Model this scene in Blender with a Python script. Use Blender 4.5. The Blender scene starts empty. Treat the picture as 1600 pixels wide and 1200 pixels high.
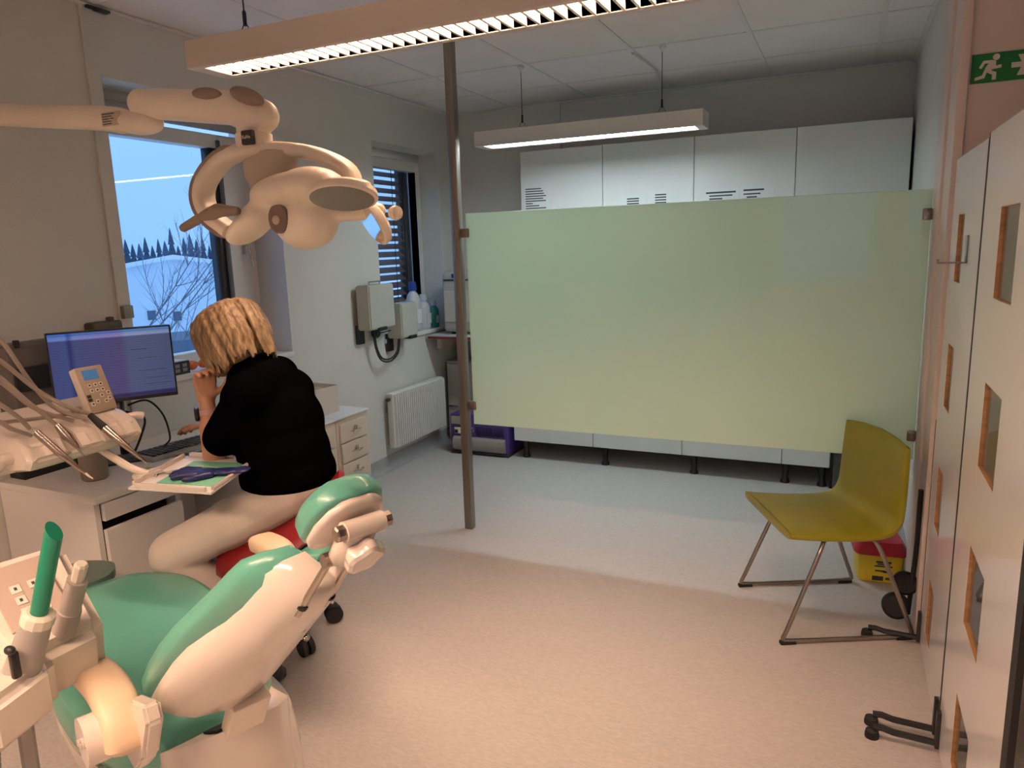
import bpy, bmesh, math, random
from mathutils import Matrix, Vector, Euler
random.seed(7)
PI = math.pi
C = bpy.context.scene.collection
scene = bpy.context.scene

# ------------------------------------------------------------------ camera
cam_d = bpy.data.cameras.new('camera'); cam = bpy.data.objects.new('camera', cam_d); C.objects.link(cam)
cam_d.sensor_width = 36.0; cam_d.lens = 1134.13 / 1600 * 36.0; cam_d.clip_start = 0.02; cam_d.clip_end = 400
rt = Vector((0.9103938, 0.41258323, -0.03095487)); up = Vector((-0.04934687, 0.18256045, 0.98195548)); fw = Vector((-0.41078949, 0.89243866, -0.18656159))
cam.matrix_world = Matrix(((rt.x, up.x, -fw.x, 0), (rt.y, up.y, -fw.y, 0), (rt.z, up.z, -fw.z, 1.5), (0, 0, 0, 1)))
scene.camera = cam
# ------------------------------------------------------------------ world, view
w = bpy.data.worlds.new('sky'); scene.world = w; w.use_nodes = True
nt = w.node_tree; bgn = nt.nodes['Background']
tc = nt.nodes.new('ShaderNodeTexCoord'); sp = nt.nodes.new('ShaderNodeSeparateXYZ'); rmp = nt.nodes.new('ShaderNodeValToRGB')
nt.links.new(tc.outputs['Generated'], sp.inputs[0]); nt.links.new(sp.outputs['Z'], rmp.inputs[0]); nt.links.new(rmp.outputs[0], bgn.inputs['Color'])
rmp.color_ramp.elements[0].position = 0.0; rmp.color_ramp.elements[0].color = (0.20, 0.40, 0.78, 1)
rmp.color_ramp.elements[1].position = 0.6; rmp.color_ramp.elements[1].color = (0.30, 0.55, 1.0, 1)
bgn.inputs['Strength'].default_value = 1.7
vs = scene.view_settings; vs.view_transform = 'Standard'; vs.look = 'None'; vs.gamma = 1.0; vs.use_curve_mapping = False; vs.exposure = 0.0
WARM = (1.0, 0.645, 0.45); COOL = (0.78, 0.93, 1.0)
P_NEAR, P_FAR, P_REAR = 108.0, 38.0, 190.0       # radiance of the luminaires' tubes

# ------------------------------------------------------------------ materials
MATS = {}
def mat(name, col, rough=0.5, metal=0.0, noise=0.0, nscale=8.0, bump=0.0, bscale=60.0, coat=0.0, emis=None, estr=0.0, trans=0.0, alpha=1.0, sss=0.0, stretch=None, col2=None, spec=0.5):
    if name in MATS: return MATS[name]
    m = bpy.data.materials.new(name); m.use_nodes = True; MATS[name] = m
    n = m.node_tree.nodes; l = m.node_tree.links; b = n['Principled BSDF']
    b.inputs['Roughness'].default_value = rough; b.inputs['Metallic'].default_value = metal
    b.inputs['Coat Weight'].default_value = coat; b.inputs['Transmission Weight'].default_value = trans; b.inputs['Alpha'].default_value = alpha
    b.inputs['Specular IOR Level'].default_value = spec
    if sss: b.inputs['Subsurface Weight'].default_value = sss; b.inputs['Subsurface Scale'].default_value = 0.01
    if emis: b.inputs['Emission Color'].default_value = (*emis, 1); b.inputs['Emission Strength'].default_value = estr
    tcn = n.new('ShaderNodeTexCoord'); mp = n.new('ShaderNodeMapping'); l.new(tcn.outputs['Object'], mp.inputs[0])
    if stretch: mp.inputs['Scale'].default_value = stretch
    nz = n.new('ShaderNodeTexNoise'); nz.inputs['Scale'].default_value = nscale; nz.inputs['Detail'].default_value = 6; l.new(mp.outputs[0], nz.inputs['Vector'])
    cr = n.new('ShaderNodeValToRGB'); l.new(nz.outputs['Fac'], cr.inputs[0])
    c2 = col2 if col2 else tuple(max(0, c * (1 - noise)) for c in col)
    cr.color_ramp.elements[0].position = 0.35; cr.color_ramp.elements[1].position = 0.68
    cr.color_ramp.elements[0].color = (*c2, 1); cr.color_ramp.elements[1].color = (*col, 1)
    l.new(cr.outputs[0], b.inputs['Base Color'])
    if bump:
        bz = n.new('ShaderNodeTexNoise'); bz.inputs['Scale'].default_value = bscale; bz.inputs['Detail'].default_value = 4; l.new(mp.outputs[0], bz.inputs['Vector'])
        bp = n.new('ShaderNodeBump'); bp.inputs['Strength'].default_value = bump; bp.inputs['Distance'].default_value = 0.01
        l.new(bz.outputs['Fac'], bp.inputs['Height']); l.new(bp.outputs[0], b.inputs['Normal'])
    return m
def glass_mat(name, tint, fac_rough=0.0, ior=1.45):
    m = bpy.data.materials.new(name); m.use_nodes = True; n = m.node_tree.nodes; l = m.node_tree.links; n.remove(n['Principled BSDF'])
    t = n.new('ShaderNodeBsdfTransparent'); t.inputs[0].default_value = (*tint, 1); g = n.new('ShaderNodeBsdfGlossy'); g.inputs['Roughness'].default_value = fac_rough
    fr = n.new('ShaderNodeFresnel'); fr.inputs[0].default_value = ior; mx = n.new('ShaderNodeMixShader')
    ge = n.new('ShaderNodeNewGeometry'); iv = n.new('ShaderNodeMath'); iv.operation = 'SUBTRACT'; iv.inputs[0].default_value = 1.0; l.new(ge.outputs['Backfacing'], iv.inputs[1])
    mu = n.new('ShaderNodeMath'); mu.operation = 'MULTIPLY'; l.new(fr.outputs[0], mu.inputs[0]); l.new(iv.outputs[0], mu.inputs[1]); l.new(mu.outputs[0], mx.inputs[0]); l.new(t.outputs[0], mx.inputs[1]); l.new(g.outputs[0], mx.inputs[2]); l.new(mx.outputs[0], n['Material Output'].inputs[0]); MATS[name] = m
    return m
def frosted_mat():
    m = bpy.data.materials.new('frosted_glass'); m.use_nodes = True; n = m.node_tree.nodes; l = m.node_tree.links; b = n['Principled BSDF']
    b.inputs['Base Color'].default_value = (0.74, 0.90, 0.78, 1); b.inputs['Roughness'].default_value = 0.05; b.inputs['Specular IOR Level'].default_value = 0.6
    t = n.new('ShaderNodeBsdfTranslucent'); t.inputs[0].default_value = (0.85, 1.0, 0.86, 1); mx = n.new('ShaderNodeMixShader'); mx.inputs[0].default_value = 0.42
    l.new(b.outputs[0], mx.inputs[1]); l.new(t.outputs[0], mx.inputs[2]); l.new(mx.outputs[0], n['Material Output'].inputs[0]); MATS['frosted_glass'] = m
    return m
M_wall = mat('painted_wall', (0.66, 0.64, 0.59), 0.75, noise=0.05, nscale=3, bump=0.12, bscale=150)
M_trim = mat('warm_lit_paint', (0.70, 0.60, 0.53), 0.5, noise=0.04)  # white paint, with the pink of the warm lamplight put into its colour
M_floor = mat('vinyl_floor', (0.60, 0.56, 0.53), 0.30, nscale=55, stretch=(1, 3.5, 1), col2=(0.51, 0.47, 0.44), bump=0.03, bscale=60)
M_cove = mat('vinyl_cove', (0.40, 0.39, 0.385), 0.45, noise=0.12, nscale=20)
M_tile = mat('ceiling_board', (0.80, 0.76, 0.74), 0.9, noise=0.05, nscale=4, bump=0.2, bscale=300)
M_grid = mat('ceiling_grid', (0.72, 0.69, 0.68), 0.6)
M_dark = mat('dark_gap', (0.02, 0.018, 0.016), 0.8)
M_white = mat('white_laminate', (0.74, 0.72, 0.69), 0.35, noise=0.03)
M_cab = mat('white_cabinet', (0.72, 0.72, 0.69), 0.4, noise=0.03)
M_screen = mat('white_gloss_board', (0.88, 0.85, 0.82), 0.12, noise=0.02)
M_ply = mat('plywood_edge', (0.46, 0.24, 0.09), 0.5, noise=0.35, nscale=10, stretch=(1, 1, 6))
M_black = mat('black_plastic', (0.018, 0.018, 0.019), 0.4)
M_rubber = mat('black_rubber', (0.012, 0.012, 0.012), 0.7)
M_steel = mat('brushed_steel', (0.36, 0.31, 0.26), 0.35, 1.0, noise=0.25, nscale=6, stretch=(30, 30, 0.6))
M_chrome = mat('chrome', (0.62, 0.60, 0.58), 0.15, 1.0)
M_bronze = mat('dull_chrome', (0.36, 0.31, 0.27), 0.28, 1.0)
M_lum = mat('luminaire_housing', (0.62, 0.56, 0.50), 0.5, noise=0.03)
M_fin = mat('louvre_white', (0.78, 0.72, 0.64), 0.4)
M_shell = mat('cream_shell', (0.72, 0.64, 0.56), 0.16, noise=0.02, coat=0.2)
M_shell2 = mat('beige_shell', (0.82, 0.72, 0.58), 0.4, noise=0.02)
M_brown = mat('brown_grip', (0.26, 0.19, 0.145), 0.5)
M_green = mat('mint_leatherette', (0.125, 0.43, 0.33), 0.3, noise=0.12, nscale=5, bump=0.06, bscale=250, coat=0.15)
M_grey = mat('grey_plastic', (0.36, 0.33, 0.30), 0.45)
M_pad = mat('cream_armpad', (0.72, 0.54, 0.36), 0.45)
M_red = mat('red_vinyl', (0.20, 0.006, 0.010), 0.4, noise=0.2)
M_yellow = mat('yellow_leather', (0.30, 0.27, 0.012), 0.38, noise=0.12, nscale=6, bump=0.05, bscale=200)
M_yplast = mat('yellow_plastic', (0.80, 0.60, 0.03), 0.35)
M_rplast = mat('red_plastic', (0.52, 0.02, 0.04), 0.35)
M_greensign = mat('sign_green', (0.0, 0.17, 0.035), 0.4)
M_signw = mat('sign_white', (0.72, 0.66, 0.56), 0.5)
M_paper = mat('paper', (0.72, 0.73, 0.72), 0.8)
M_ink = mat('ink', (0.05, 0.05, 0.055), 0.8)
M_skin = mat('skin', (0.50, 0.26, 0.16), 0.5, noise=0.12, nscale=12, sss=0.1)
M_hair = mat('blond_hair', (0.40, 0.28, 0.145), 0.45, nscale=20, col2=(0.13, 0.075, 0.03), stretch=(3.5, 3.5, 0.6), bump=0.3, bscale=45)
M_shirt = mat('black_cotton', (0.0022, 0.0022, 0.0026), 1.0, noise=0.3, spec=0.0)
M_trouser = mat('white_cotton', (0.62, 0.55, 0.50), 0.9, noise=0.08, bump=0.25, bscale=14)
M_tube = glass_mat('window_glass', (0.93, 0.96, 0.97))
frosted_mat()

# ------------------------------------------------------------------ mesh helpers
def nb(): return bmesh.new()
def box(bm, x0, x1, y0, y1, z0, z1, bev=0.0, M=None, seg=2):
    r = bmesh.ops.create_cube(bm, size=1.0); v = r['verts']
    for p in v: p.co = Vector((x0 + (p.co.x + .5) * (x1 - x0), y0 + (p.co.y + .5) * (y1 - y0), z0 + (p.co.z + .5) * (z1 - z0)))
    if bev:
        e = list({e for p in v for e in p.link_edges})
        rr = bmesh.ops.bevel(bm, geom=e, offset=bev, segments=seg, affect='EDGES', profile=0.5); v = list({p for f in rr['faces'] for p in f.verts} | {p for p in v if p.is_valid})
    if M is not None: bmesh.ops.transform(bm, matrix=M, verts=[p for p in v if p.is_valid])
    return bm
def ring_loft(bm, rings, cap=True, closed=True):
    vs_ = [[bm.verts.new(p) for p in r] for r in rings]; n = len(rings[0])
    for a, b in zip(vs_, vs_[1:]):
        for i in range(n if closed else n - 1):
            j = (i + 1) % n
            try: bm.faces.new((a[i], a[j], b[j], b[i]))
            except ValueError: pass
    if cap and closed:
        bm.faces.new(list(reversed(vs_[0]))); bm.faces.new(vs_[-1])
    return bm
def spline(pts, k=6):
    P = [Vector(p) for p in pts]; out = []
    for i in range(len(P) - 1):
        a = P[max(i - 1, 0)]; b = P[i]; c = P[i + 1]; d = P[min(i + 2, len(P) - 1)]
        for s in range(k):
            t = s / k
            out.append(0.5 * ((2 * b) + (c - a) * t + (2 * a - 5 * b + 4 * c - d) * t * t + (3 * b - a - 3 * c + d) * t ** 3))
    out.append(P[-1]); return out
def tube(bm, pts, r, n=10, k=0, cap=True):
    P = spline(pts, k) if k else [Vector(p) for p in pts]
    m = len(P); R = r if isinstance(r, (list, tuple)) else [r] * m
    if len(R) != m: R = [R[0] + (R[-1] - R[0]) * i / (m - 1) for i in range(m)] if len(R) == 2 else [R[min(int(i / (m - 1) * (len(R) - 1)), len(R) - 2)] * (1 - (i / (m - 1) * (len(R) - 1) - min(int(i / (m - 1) * (len(R) - 1)), len(R) - 2))) + R[min(int(i / (m - 1) * (len(R) - 1)), len(R) - 2) + 1] * (i / (m - 1) * (len(R) - 1) - min(int(i / (m - 1) * (len(R) - 1)), len(R) - 2)) for i in range(m)]
    T = []
    for i in range(m):
        d = P[min(i + 1, m - 1)] - P[max(i - 1, 0)]; T.append(d.normalized() if d.length > 1e-9 else Vector((0, 0, 1)))
    u = T[0].orthogonal().normalized(); rings = []
    for i in range(m):
        u = (u - T[i] * u.dot(T[i])).normalized(); v = T[i].cross(u)
        rings.append([P[i] + (u * math.cos(2 * PI * q / n) + v * math.sin(2 * PI * q / n)) * R[i] for q in range(n)])
    return ring_loft(bm, rings, cap)
def lathe(bm, prof, n=24, M=None):
    rings = [[Vector((r * math.cos(2 * PI * q / n), r * math.sin(2 * PI * q / n), z)) for q in range(n)] for r, z in prof]
    if M is not None: rings = [[M @ p for p in r] for r in rings]
    return ring_loft(bm, rings)
def prism(bm, poly, h, M=None, bev=0.0):
    a = [Vector((p[0], p[1], 0)) for p in poly]; b = [Vector((p[0], p[1], h)) for p in poly]
    if M is not None: a = [M @ p for p in a]; b = [M @ p for p in b]
    ring_loft(bm, [a, b])
    if bev: bmesh.ops.bevel(bm, geom=[e for e in bm.edges], offset=bev, segments=2, affect='EDGES')
    return bm
def ell(bm, c, r, rot=None, n=2):
    M = Matrix.Translation(c) @ (rot if rot is not None else Matrix.Identity(4)) @ Matrix.Diagonal((r[0], r[1], r[2], 1))
    bmesh.ops.create_icosphere(bm, subdivisions=n + 1, radius=1.0, matrix=M); return bm
def cap(bm, a, b, ra, rb, n=14):
    a = Vector(a); b = Vector(b); d = (b - a).normalized(); P = []; R = []
    for i in range(5): t = PI / 2 * i / 4.999; P.append(a - d * ra * math.cos(t)); R.append(max(ra * math.sin(t), 1e-4))
    for i in range(5): t = PI / 2 * (i + 0.001) / 4.0; P.append(b + d * rb * math.sin(t)); R.append(max(rb * math.cos(t), 1e-4))
    return tube(bm, P, R, n)
def empty(name, loc=(0, 0, 0), rz=0.0):
    o = bpy.data.objects.new(name, None); C.objects.link(o); o.location = loc; o.rotation_euler = (0, 0, rz); o.empty_display_size = 0.1; return o
def tag(o, label, cat, group=None):
    o['label'] = label; o['category'] = cat
    if group: o['group'] = group
    return o
def thing(name, label, cat, loc=(0, 0, 0), rz=0.0, group=None): return tag(empty(name, loc, rz), label, cat, group)
def fin(me, smooth):
    if smooth:
        for p in me.polygons: p.use_smooth = True
def obj(name, bm, m, parent=None, world=True, smooth=True, label=None, autos=35):
    """world=True: vertices are world coordinates, moved into an unrotated parent's frame"""
    bmesh.ops.remove_doubles(bm, verts=bm.verts, dist=1e-6)
    bmesh.ops.recalc_face_normals(bm, faces=bm.faces)
    off = Vector((0, 0, 0))
    if parent is not None and world:
        p = parent
        while p is not None: off += p.location; p = p.parent
    elif parent is None and world and len(bm.verts):
        xs = [v.co for v in bm.verts]
        off = Vector(((min(v.x for v in xs) + max(v.x for v in xs)) / 2, (min(v.y for v in xs) + max(v.y for v in xs)) / 2, min(v.z for v in xs)))
    if off.length: bmesh.ops.translate(bm, vec=-off, verts=bm.verts)
    if smooth:
        for e in bm.edges:
            if len(e.link_faces) == 2:
                an = e.calc_face_angle(0)
                if an > math.radians(autos): e.smooth = False
                elif an > .2 and autos < 60:
                    a1, a2 = e.link_faces[0].calc_area(), e.link_faces[1].calc_area()
                    if max(a1, a2) > 14 * min(a1, a2): e.smooth = False
    me = bpy.data.meshes.new(name); bm.to_mesh(me); bm.free(); fin(me, smooth)
    o = bpy.data.objects.new(name, me); C.objects.link(o); me.materials.append(m if not isinstance(m, str) else MATS[m])
    if parent is not None: o.parent = parent
    elif world: o.location = off
    if label: o['label'] = label
    return o
def struct(name, bm, m, parent=None, **k):
    o = obj(name, bm, m, parent, **k)
    if parent is None: o['kind'] = 'structure'
    return o
def organic(name, bm, m, parent=None, voxel=0.006, it=6, world=True, sub=None):
    """one continuous skin over overlapping closed solids"""
    me = bpy.data.meshes.new('tmp'); bmesh.ops.recalc_face_normals(bm, faces=bm.faces); bm.to_mesh(me); bm.free()
    t = bpy.data.objects.new('tmp', me); C.objects.link(t)
    r = t.modifiers.new('r', 'REMESH'); r.mode = 'VOXEL'; r.voxel_size = voxel; r.use_smooth_shade = True
    s = t.modifiers.new('s', 'SMOOTH'); s.factor = 0.5; s.iterations = it
    dg = bpy.context.evaluated_depsgraph_get(); dg.update()
    nm = bpy.data.meshes.new_from_object(t.evaluated_get(dg)); bpy.data.objects.remove(t); bpy.data.meshes.remove(me)
    b2 = bmesh.new(); b2.from_mesh(nm); bpy.data.meshes.remove(nm)
    return obj(name, b2, m, parent, world, True, autos=180)
def text(name, body, size, M, m, parent=None, depth=0.0006, world=True):
    cu = bpy.data.curves.new('txt', 'FONT'); cu.body = body; cu.size = size; cu.extrude = depth; cu.align_x = 'CENTER'; cu.align_y = 'CENTER'
    t = bpy.data.objects.new('txt', cu); C.objects.link(t); dg = bpy.context.evaluated_depsgraph_get(); dg.update()
    nm = bpy.data.meshes.new_from_object(t.evaluated_get(dg)); bpy.data.objects.remove(t); bpy.data.curves.remove(cu)
    b2 = bmesh.new(); b2.from_mesh(nm); bpy.data.meshes.remove(nm); bmesh.ops.transform(b2, matrix=M, verts=b2.verts)
    return obj(name, b2, m, parent, world, False)
def frame(o, x, y, z=None):
    x = Vector(x).normalized(); y = Vector(y); y = (y - x * x.dot(y)).normalized(); z = x.cross(y); o = Vector(o)
    return Matrix(((x.x, y.x, z.x, o.x), (x.y, y.y, z.y, o.y), (x.z, y.z, z.z, o.z), (0, 0, 0, 1)))

# ================================================================== ROOM
XL, YB, ZC, XR = -2.834, 5.18, 2.512, 0.318
T = 0.32
W1 = (2.197, 3.196, 0.95, 2.24); W2 = (4.10, 4.95, 0.90, 2.20)
b = nb(); box(b, XL - T, 2.3, -2.6, YB + .15, -0.12, 0.0); struct('floor', b, M_floor, smooth=False)
b = nb()
for y0, y1, z0, z1 in ((-2.6, W1[0], 0, ZC + .2), (W1[1], W2[0], 0, ZC + .2), (W2[1], YB + .15, 0, ZC + .2), (W1[0], W1[1], 0, W1[2]), (W1[0], W1[1], W1[3], ZC + .2), (W2[0], W2[1], 0, W2[2]), (W2[0], W2[1], W2[3], ZC + .2)):
    box(b, XL - T, XL, y0, y1, z0, z1)
struct('wall_left', b, M_wall, smooth=False)
b = nb(); box(b, XL - T, 0.5, YB, YB + .15, 0, ZC + .2); box(b, -2.44, -1.93 , YB - .012, YB, 0, ZC); struct('wall_back', b, M_wall, smooth=False)
b = nb(); box(b, XR, XR + .10, 2.96, YB, 0, ZC + .2); struct('wall_right', b, M_wall, smooth=False)
b = nb(); box(b, XR + .02, 2.3, 2.95, 3.05, 0, ZC + .2); struct('wall_sign', b, M_trim, smooth=False)
b = nb(); box(b, 2.15, 2.3, -2.6, 2.95, 0, ZC + .2); struct('wall_side', b, M_wall, smooth=False)
b = nb()
for x0, x1, z0, z1 in ((XL, -.75, 0, ZC + .2), (.25, 2.15, 0, ZC + .2), (-.75, .25, 0, 1.0), (-.75, .25, 2.1, ZC + .2)): box(b, x0, x1, -2.75, -2.6, z0, z1)
struct('wall_rear', b, M_wall, smooth=False)
# ceiling: backing slab, tee grid, boards one by one
b = nb(); box(b, XL - T, 2.3, -2.75, YB + .15, ZC + .03, ZC + .15); ceil = struct('ceiling', b, M_dark, smooth=False)
gx = [XL, -2.32, -1.713, -1.104, -0.496, 0.106, XR + .1, 0.714 + .2, 1.52, 2.15]
gy = [YB] + [4.647 - .608 * i for i in range(12)] + [-2.6]
for i in range(len(gx) - 1):
    for j in range(len(gy) - 1):
        if gx[i] >= XR and gy[j + 1] > 2.9: continue
        b = nb(); box(b, gx[i] + .010, gx[i + 1] - .010, gy[j + 1] + .010, gy[j] - .010, ZC, ZC + .02, 0.003, seg=1); obj('ceiling_board', b, M_tile, ceil, smooth=False)
for x in gx[1:-1]:
    b = nb(); box(b, x - .012, x + .012, -2.6, YB if x < XR else 2.95, ZC - .003, ZC + .004); obj('tee_bar', b, M_grid, ceil, smooth=False)
for y in gy[1:-1]:
    b = nb(); box(b, XL, XR if y > 2.95 else 2.15, y - .012, y + .012, ZC - .0025, ZC + .0045); obj('tee_bar', b, M_grid, ceil, smooth=False)
b = nb(); box(b, XL, XL + .02, -2.6, YB, ZC - .012, ZC - .003); box(b, XL, XR, YB - .02, YB, ZC - .012, ZC - .003); box(b, XR - .02, XR, 2.95, YB, ZC - .012, ZC - .003); obj('edge_angle', b, M_grid, ceil, smooth=False)
# coved skirting
def cove(name, a, d, n):
    a = Vector(a); d = Vector(d); n = Vector(n); pr = [(0, 0.0)] + [(0.0, .095)] + [(.004, .095)] + [(.004 + .045 * (1 - math.cos(t)), .05 - .0475 * math.sin(t)) for t in [PI / 2 * i / 6 for i in range(7)]] + [(.055, 0.0)]
    return struct(name, ring_loft(nb(), [[a + n * p + Vector((0, 0, q)) for p, q in pr], [d + n * p + Vector((0, 0, q)) for p, q in pr]]), M_cove)
cove('baseboard_left', (XL, -2.6, 0), (XL, YB, 0), (1, 0, 0)); cove('baseboard_back', (XL, YB, 0), (XR, YB, 0), (0, -1, 0)); cove('baseboard_right', (XR, YB, 0), (XR, 3.36, 0), (-1, 0, 0))
# frame posts on the right wall end and cover strip on the left wall
b = nb(); box(b, XR - .022, XR + .05, 3.12, 3.335, 0, ZC, .004); struct('trim_1', b, M_trim)
b = nb(); box(b, XR - .012, XR + .018, 2.925, 3.115, 0, ZC, .004); struct('trim_2', b, M_trim)
b = nb(); box(b, XL, XL + .012, 2.135, 2.195, 0, ZC, .002); tr3 = struct('trim_3', b, M_wall)
b = nb(); box(b, XL + .012, XL + .035, 2.140, 2.188, 1.245, 1.30, .003); obj('glass_clamp', b, M_steel, tr3)
b = nb(); box(b, XL, XL + .03, 2.16, 2.26, ZC - .022, ZC - .012); obj('bracket', b, M_black, tr3)

# windows
def window(name, y0, y1, z0, z1, mull, xin=.2):
    xf = XL - xin
    b = nb(); fw_ = .055
    for a in ((y0, y0 + fw_, z0, z1), (y1 - fw_, y1, z0, z1), (y0 + fw_, y1 - fw_, z1 - .07, z1), (y0 + fw_, y1 - fw_, z0, z0 + .06)): box(b, xf - .07, xf, a[0], a[1], a[2], a[3], .004)
    o = struct(name, b, M_white)
    b = nb(); box(b, xf - .045, xf - .039, y0 + fw_, y1 - fw_, z0 + .06, z1 - .07); obj('window_pane', b, M_tube, o, smooth=False)
    b = nb(); box(b, XL - xin, XL + .02, y0 - .01 if name == 'window_1' else y0 + .002, y1 + (.01 if name == 'window_1' else -.002), z0 - .03, z0 + .004, .004)
    return o, xf
wn1, xf = window('window_1', *W1[:2], W1[2] + .005, W1[3] - .12, None)
b = nb(); box(b, xf - .06, xf - .0, 2.93, 2.975, 1.02, 2.05); obj('gasket', b, M_black, wn1)
b = nb(); box(b, xf - .055, xf + .012, 2.99, 3.145, .96, 2.11, .005); obj('sash_frame', b, M_white, wn1)
b = nb(); box(b, xf - .05, xf + .016, 2.978, 2.992, .97, 2.09); obj('sash_seal', b, mat('grey_seal', (.16, .17, .20), .5), wn1)
b = nb(); box(b, xf + .012, xf + .02, 3.075, 3.10, 1.50, 1.60, .003); tube(b, [(xf + .02, 3.088, 1.55), (xf + .05, 3.088, 1.55), (xf + .052, 3.10, 1.50), (xf + .052, 3.11, 1.43)], .008, 8); obj('window_handle', b, M_chrome, wn1)
b = nb(); box(b, xf - .0, xf + .05, W1[0] + .01, W1[1] - .01, 2.135, 2.185, .008); obj('blind_box', b, mat('blind_grey', (.33, .33, .33), .5), wn1)
b = nb(); box(b, xf - .07, xf + .01, W1[0], W1[1], 2.185, W1[3]); obj('head_panel', b, M_white, wn1)
wn2, xf = window('window_2', *W2[:2], W2[2] + .005, W2[3] - .06, None, .17)
b = nb(); box(b, xf - .15, xf - .075, 4.835, 4.895, .905, 2.14); obj('outer_reveal', b, mat('outer_dark', (.05, .045, .05), .6), wn2)
b = nb(); box(b, xf - .01, xf, W2[0], W2[1], 2.14, 2.20); obj('head_panel', b, M_white, wn2)
# exterior slats of window 2
sl = thing('exterior_blind', 'brown horizontal slat blind hanging outside the narrow far window', 'blind', (xf - .105, 4.55, .92))
M_slat = mat('brown_slat', (.26, .17, .16), .6, noise=.3, stretch=(1, 6, 1))
for i in range(21):
    z = .95 + i * .0575
    b = nb(); box(b, -.028, .028, 4.13, 4.812, -.003, .003, .001, M=Matrix.Translation((xf - .105, 0, z)) @ Matrix.Rotation(math.radians(42), 4, 'Y')); obj('slat', b, M_slat, sl)
for y in (4.40, 4.68):
    b = nb(); box(b, xf - .078, xf - .076, y - .003, y + .003, .94, 2.13); obj('ladder_cord', b, M_black, sl)
b = nb(); box(b, xf - .135, xf - .078, 4.812, 4.832, .91, 2.14); obj('guide_rail', b, M_black, sl)
# sills
for nm, wv in (('trim_4', W1), ('trim_5', W2)):
    b = nb(); box(b, XL - .2, XL + .015, wv[0] + .001, wv[1] - .001, wv[2] - .025, wv[2] + .004, .004); struct(nm, b, M_white)

# ------------------------------------------------------------------ outside
M_snow = mat('snow', (.86, .88, .92), .9, noise=.12, nscale=.3)
b = nb(); box(b, -260, -6, -120, 260, -9.2, -9.0); g = struct('ground_outside', b, M_snow, smooth=False)
dirv = lambda ang, d: Vector((-math.cos(ang) * d, math.sin(ang) * d, 0))
A0 = math.atan2(.655, .756)
wh = thing('warehouse', 'large white hall with snowy low gable roof seen through the window', 'building', dirv(A0, 70) + Vector((0, 0, -9)), -A0)
def WL(bm, nm, m): return obj(nm, bm, m, wh, world=False, smooth=False)
M_hall = mat('hall_wall', (.74, .78, .84), .8, noise=.1, nscale=.5)
b = nb(); prism(b, [(-13, 0), (13, 0), (13, 8.2), (0, 10.3), (-13, 8.2)], 40, Matrix(((0, 0, -1, 0), (1, 0, 0, 0), (0, 1, 0, 0), (0, 0, 0, 1)))); WL(b, 'wall', M_hall)
for s in (-1, 1):
    b = nb(); prism(b, [(0, 10.3), (s * 13.6, 8.1), (s * 13.6, 8.45), (0, 10.68)], 41, Matrix(((0, 0, -1, .6), (1, 0, 0, 0), (0, 1, 0, 0), (0, 0, 0, 1)))); WL(b, 'roof', M_snow)
M_pane = mat('far_pane', (.10, .14, .20), .2)
for y, z in ((-2.2, 5.6), (-.2, 5.4), (1.9, 4.4), (2.9, 4.4), (4.2, 4.5), (5.2, 4.5)):
    b = nb(); box(b, .0, .05, y - .42, y + .42, z - .5, z + .5); f_ = WL(b, 'window_frame', M_white); b = nb(); box(b, .05, .08, y - .33, y + .33, z - .4, z + .4); WL(b, 'window_pane', M_pane)
A1 = math.atan2(.648, .762)
sh = thing('garden_shed', 'small house with dark pitched roof in front of white hall', 'building', dirv(A1, 46) + Vector((0, 0, -9)), -A1 + .3)
b = nb(); box(b, -2, 2, -2.6, 2.6, 0, 5.2); obj('wall', b, mat('shed_wall', (.42, .45, .48), .8, noise=.2), sh, world=False, smooth=False)
b = nb(); prism(b, [(-3.0, 5.1), (3.0, 5.1), (2.2, 6.0), (-2.2, 6.0)], 5, Matrix(((0, 0, -1, 2.5), (1, 0, 0, 0), (0, 1, 0, 0), (0, 0, 0, 1)))); obj('roof', b, mat('shed_roof', (.10, .13, .18), .7), sh, world=False, smooth=False)
for y in (-1.5, 0, 1.5):
    b = nb(); box(b, 2.0, 2.06, y - .4, y + .4, 2.6, 4.2); obj('window_pane', b, M_pane, sh, world=False, smooth=False)
# forest belt: distinct conifers
M_fir = mat('fir', (.075, .12, .19), .9, noise=.4, nscale=2)
M_bark = mat('bark_dark', (.10, .10, .13), .9)
rnd = random.Random(3)
for i in range(44):
    ang = A0 - .15 + (i // 4) * .0285 + (i % 4) * .0071; d = 146 + (i % 4) * 7 + rnd.uniform(-.3, .3)
    h = rnd.uniform(12.3, 14.3) + (1.4 if i % 7 == 0 else 0); p = dirv(ang, d)
    t = thing('fir_tree', 'tall bluish fir in the far forest belt behind the hall', 'tree', (p.x, p.y, -9.0), group='forest belt outside the window')
    b = nb(); tube(b, [(0, 0, 0), (0, 0, h * .9)], [.22, .05], 6); obj('trunk', b, M_bark, t, world=False)
    b = nb(); r0 = rnd.uniform(1.6, 2.1)
    for k in range(6):
        z0 = h * (.12 + .14 * k); rr = r0 * (1 - (k / 6.6) ** 1.6)
        lathe(b, [(rr, z0), (rr * .8, z0 + h * .03), (rr * .35, z0 + h * .14), (.03, z0 + h * .2)], 7, Matrix.Rotation(rnd.random() * 3, 4, 'Z'))
    obj('crown', b, M_fir, t, world=False, smooth=False)
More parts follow.
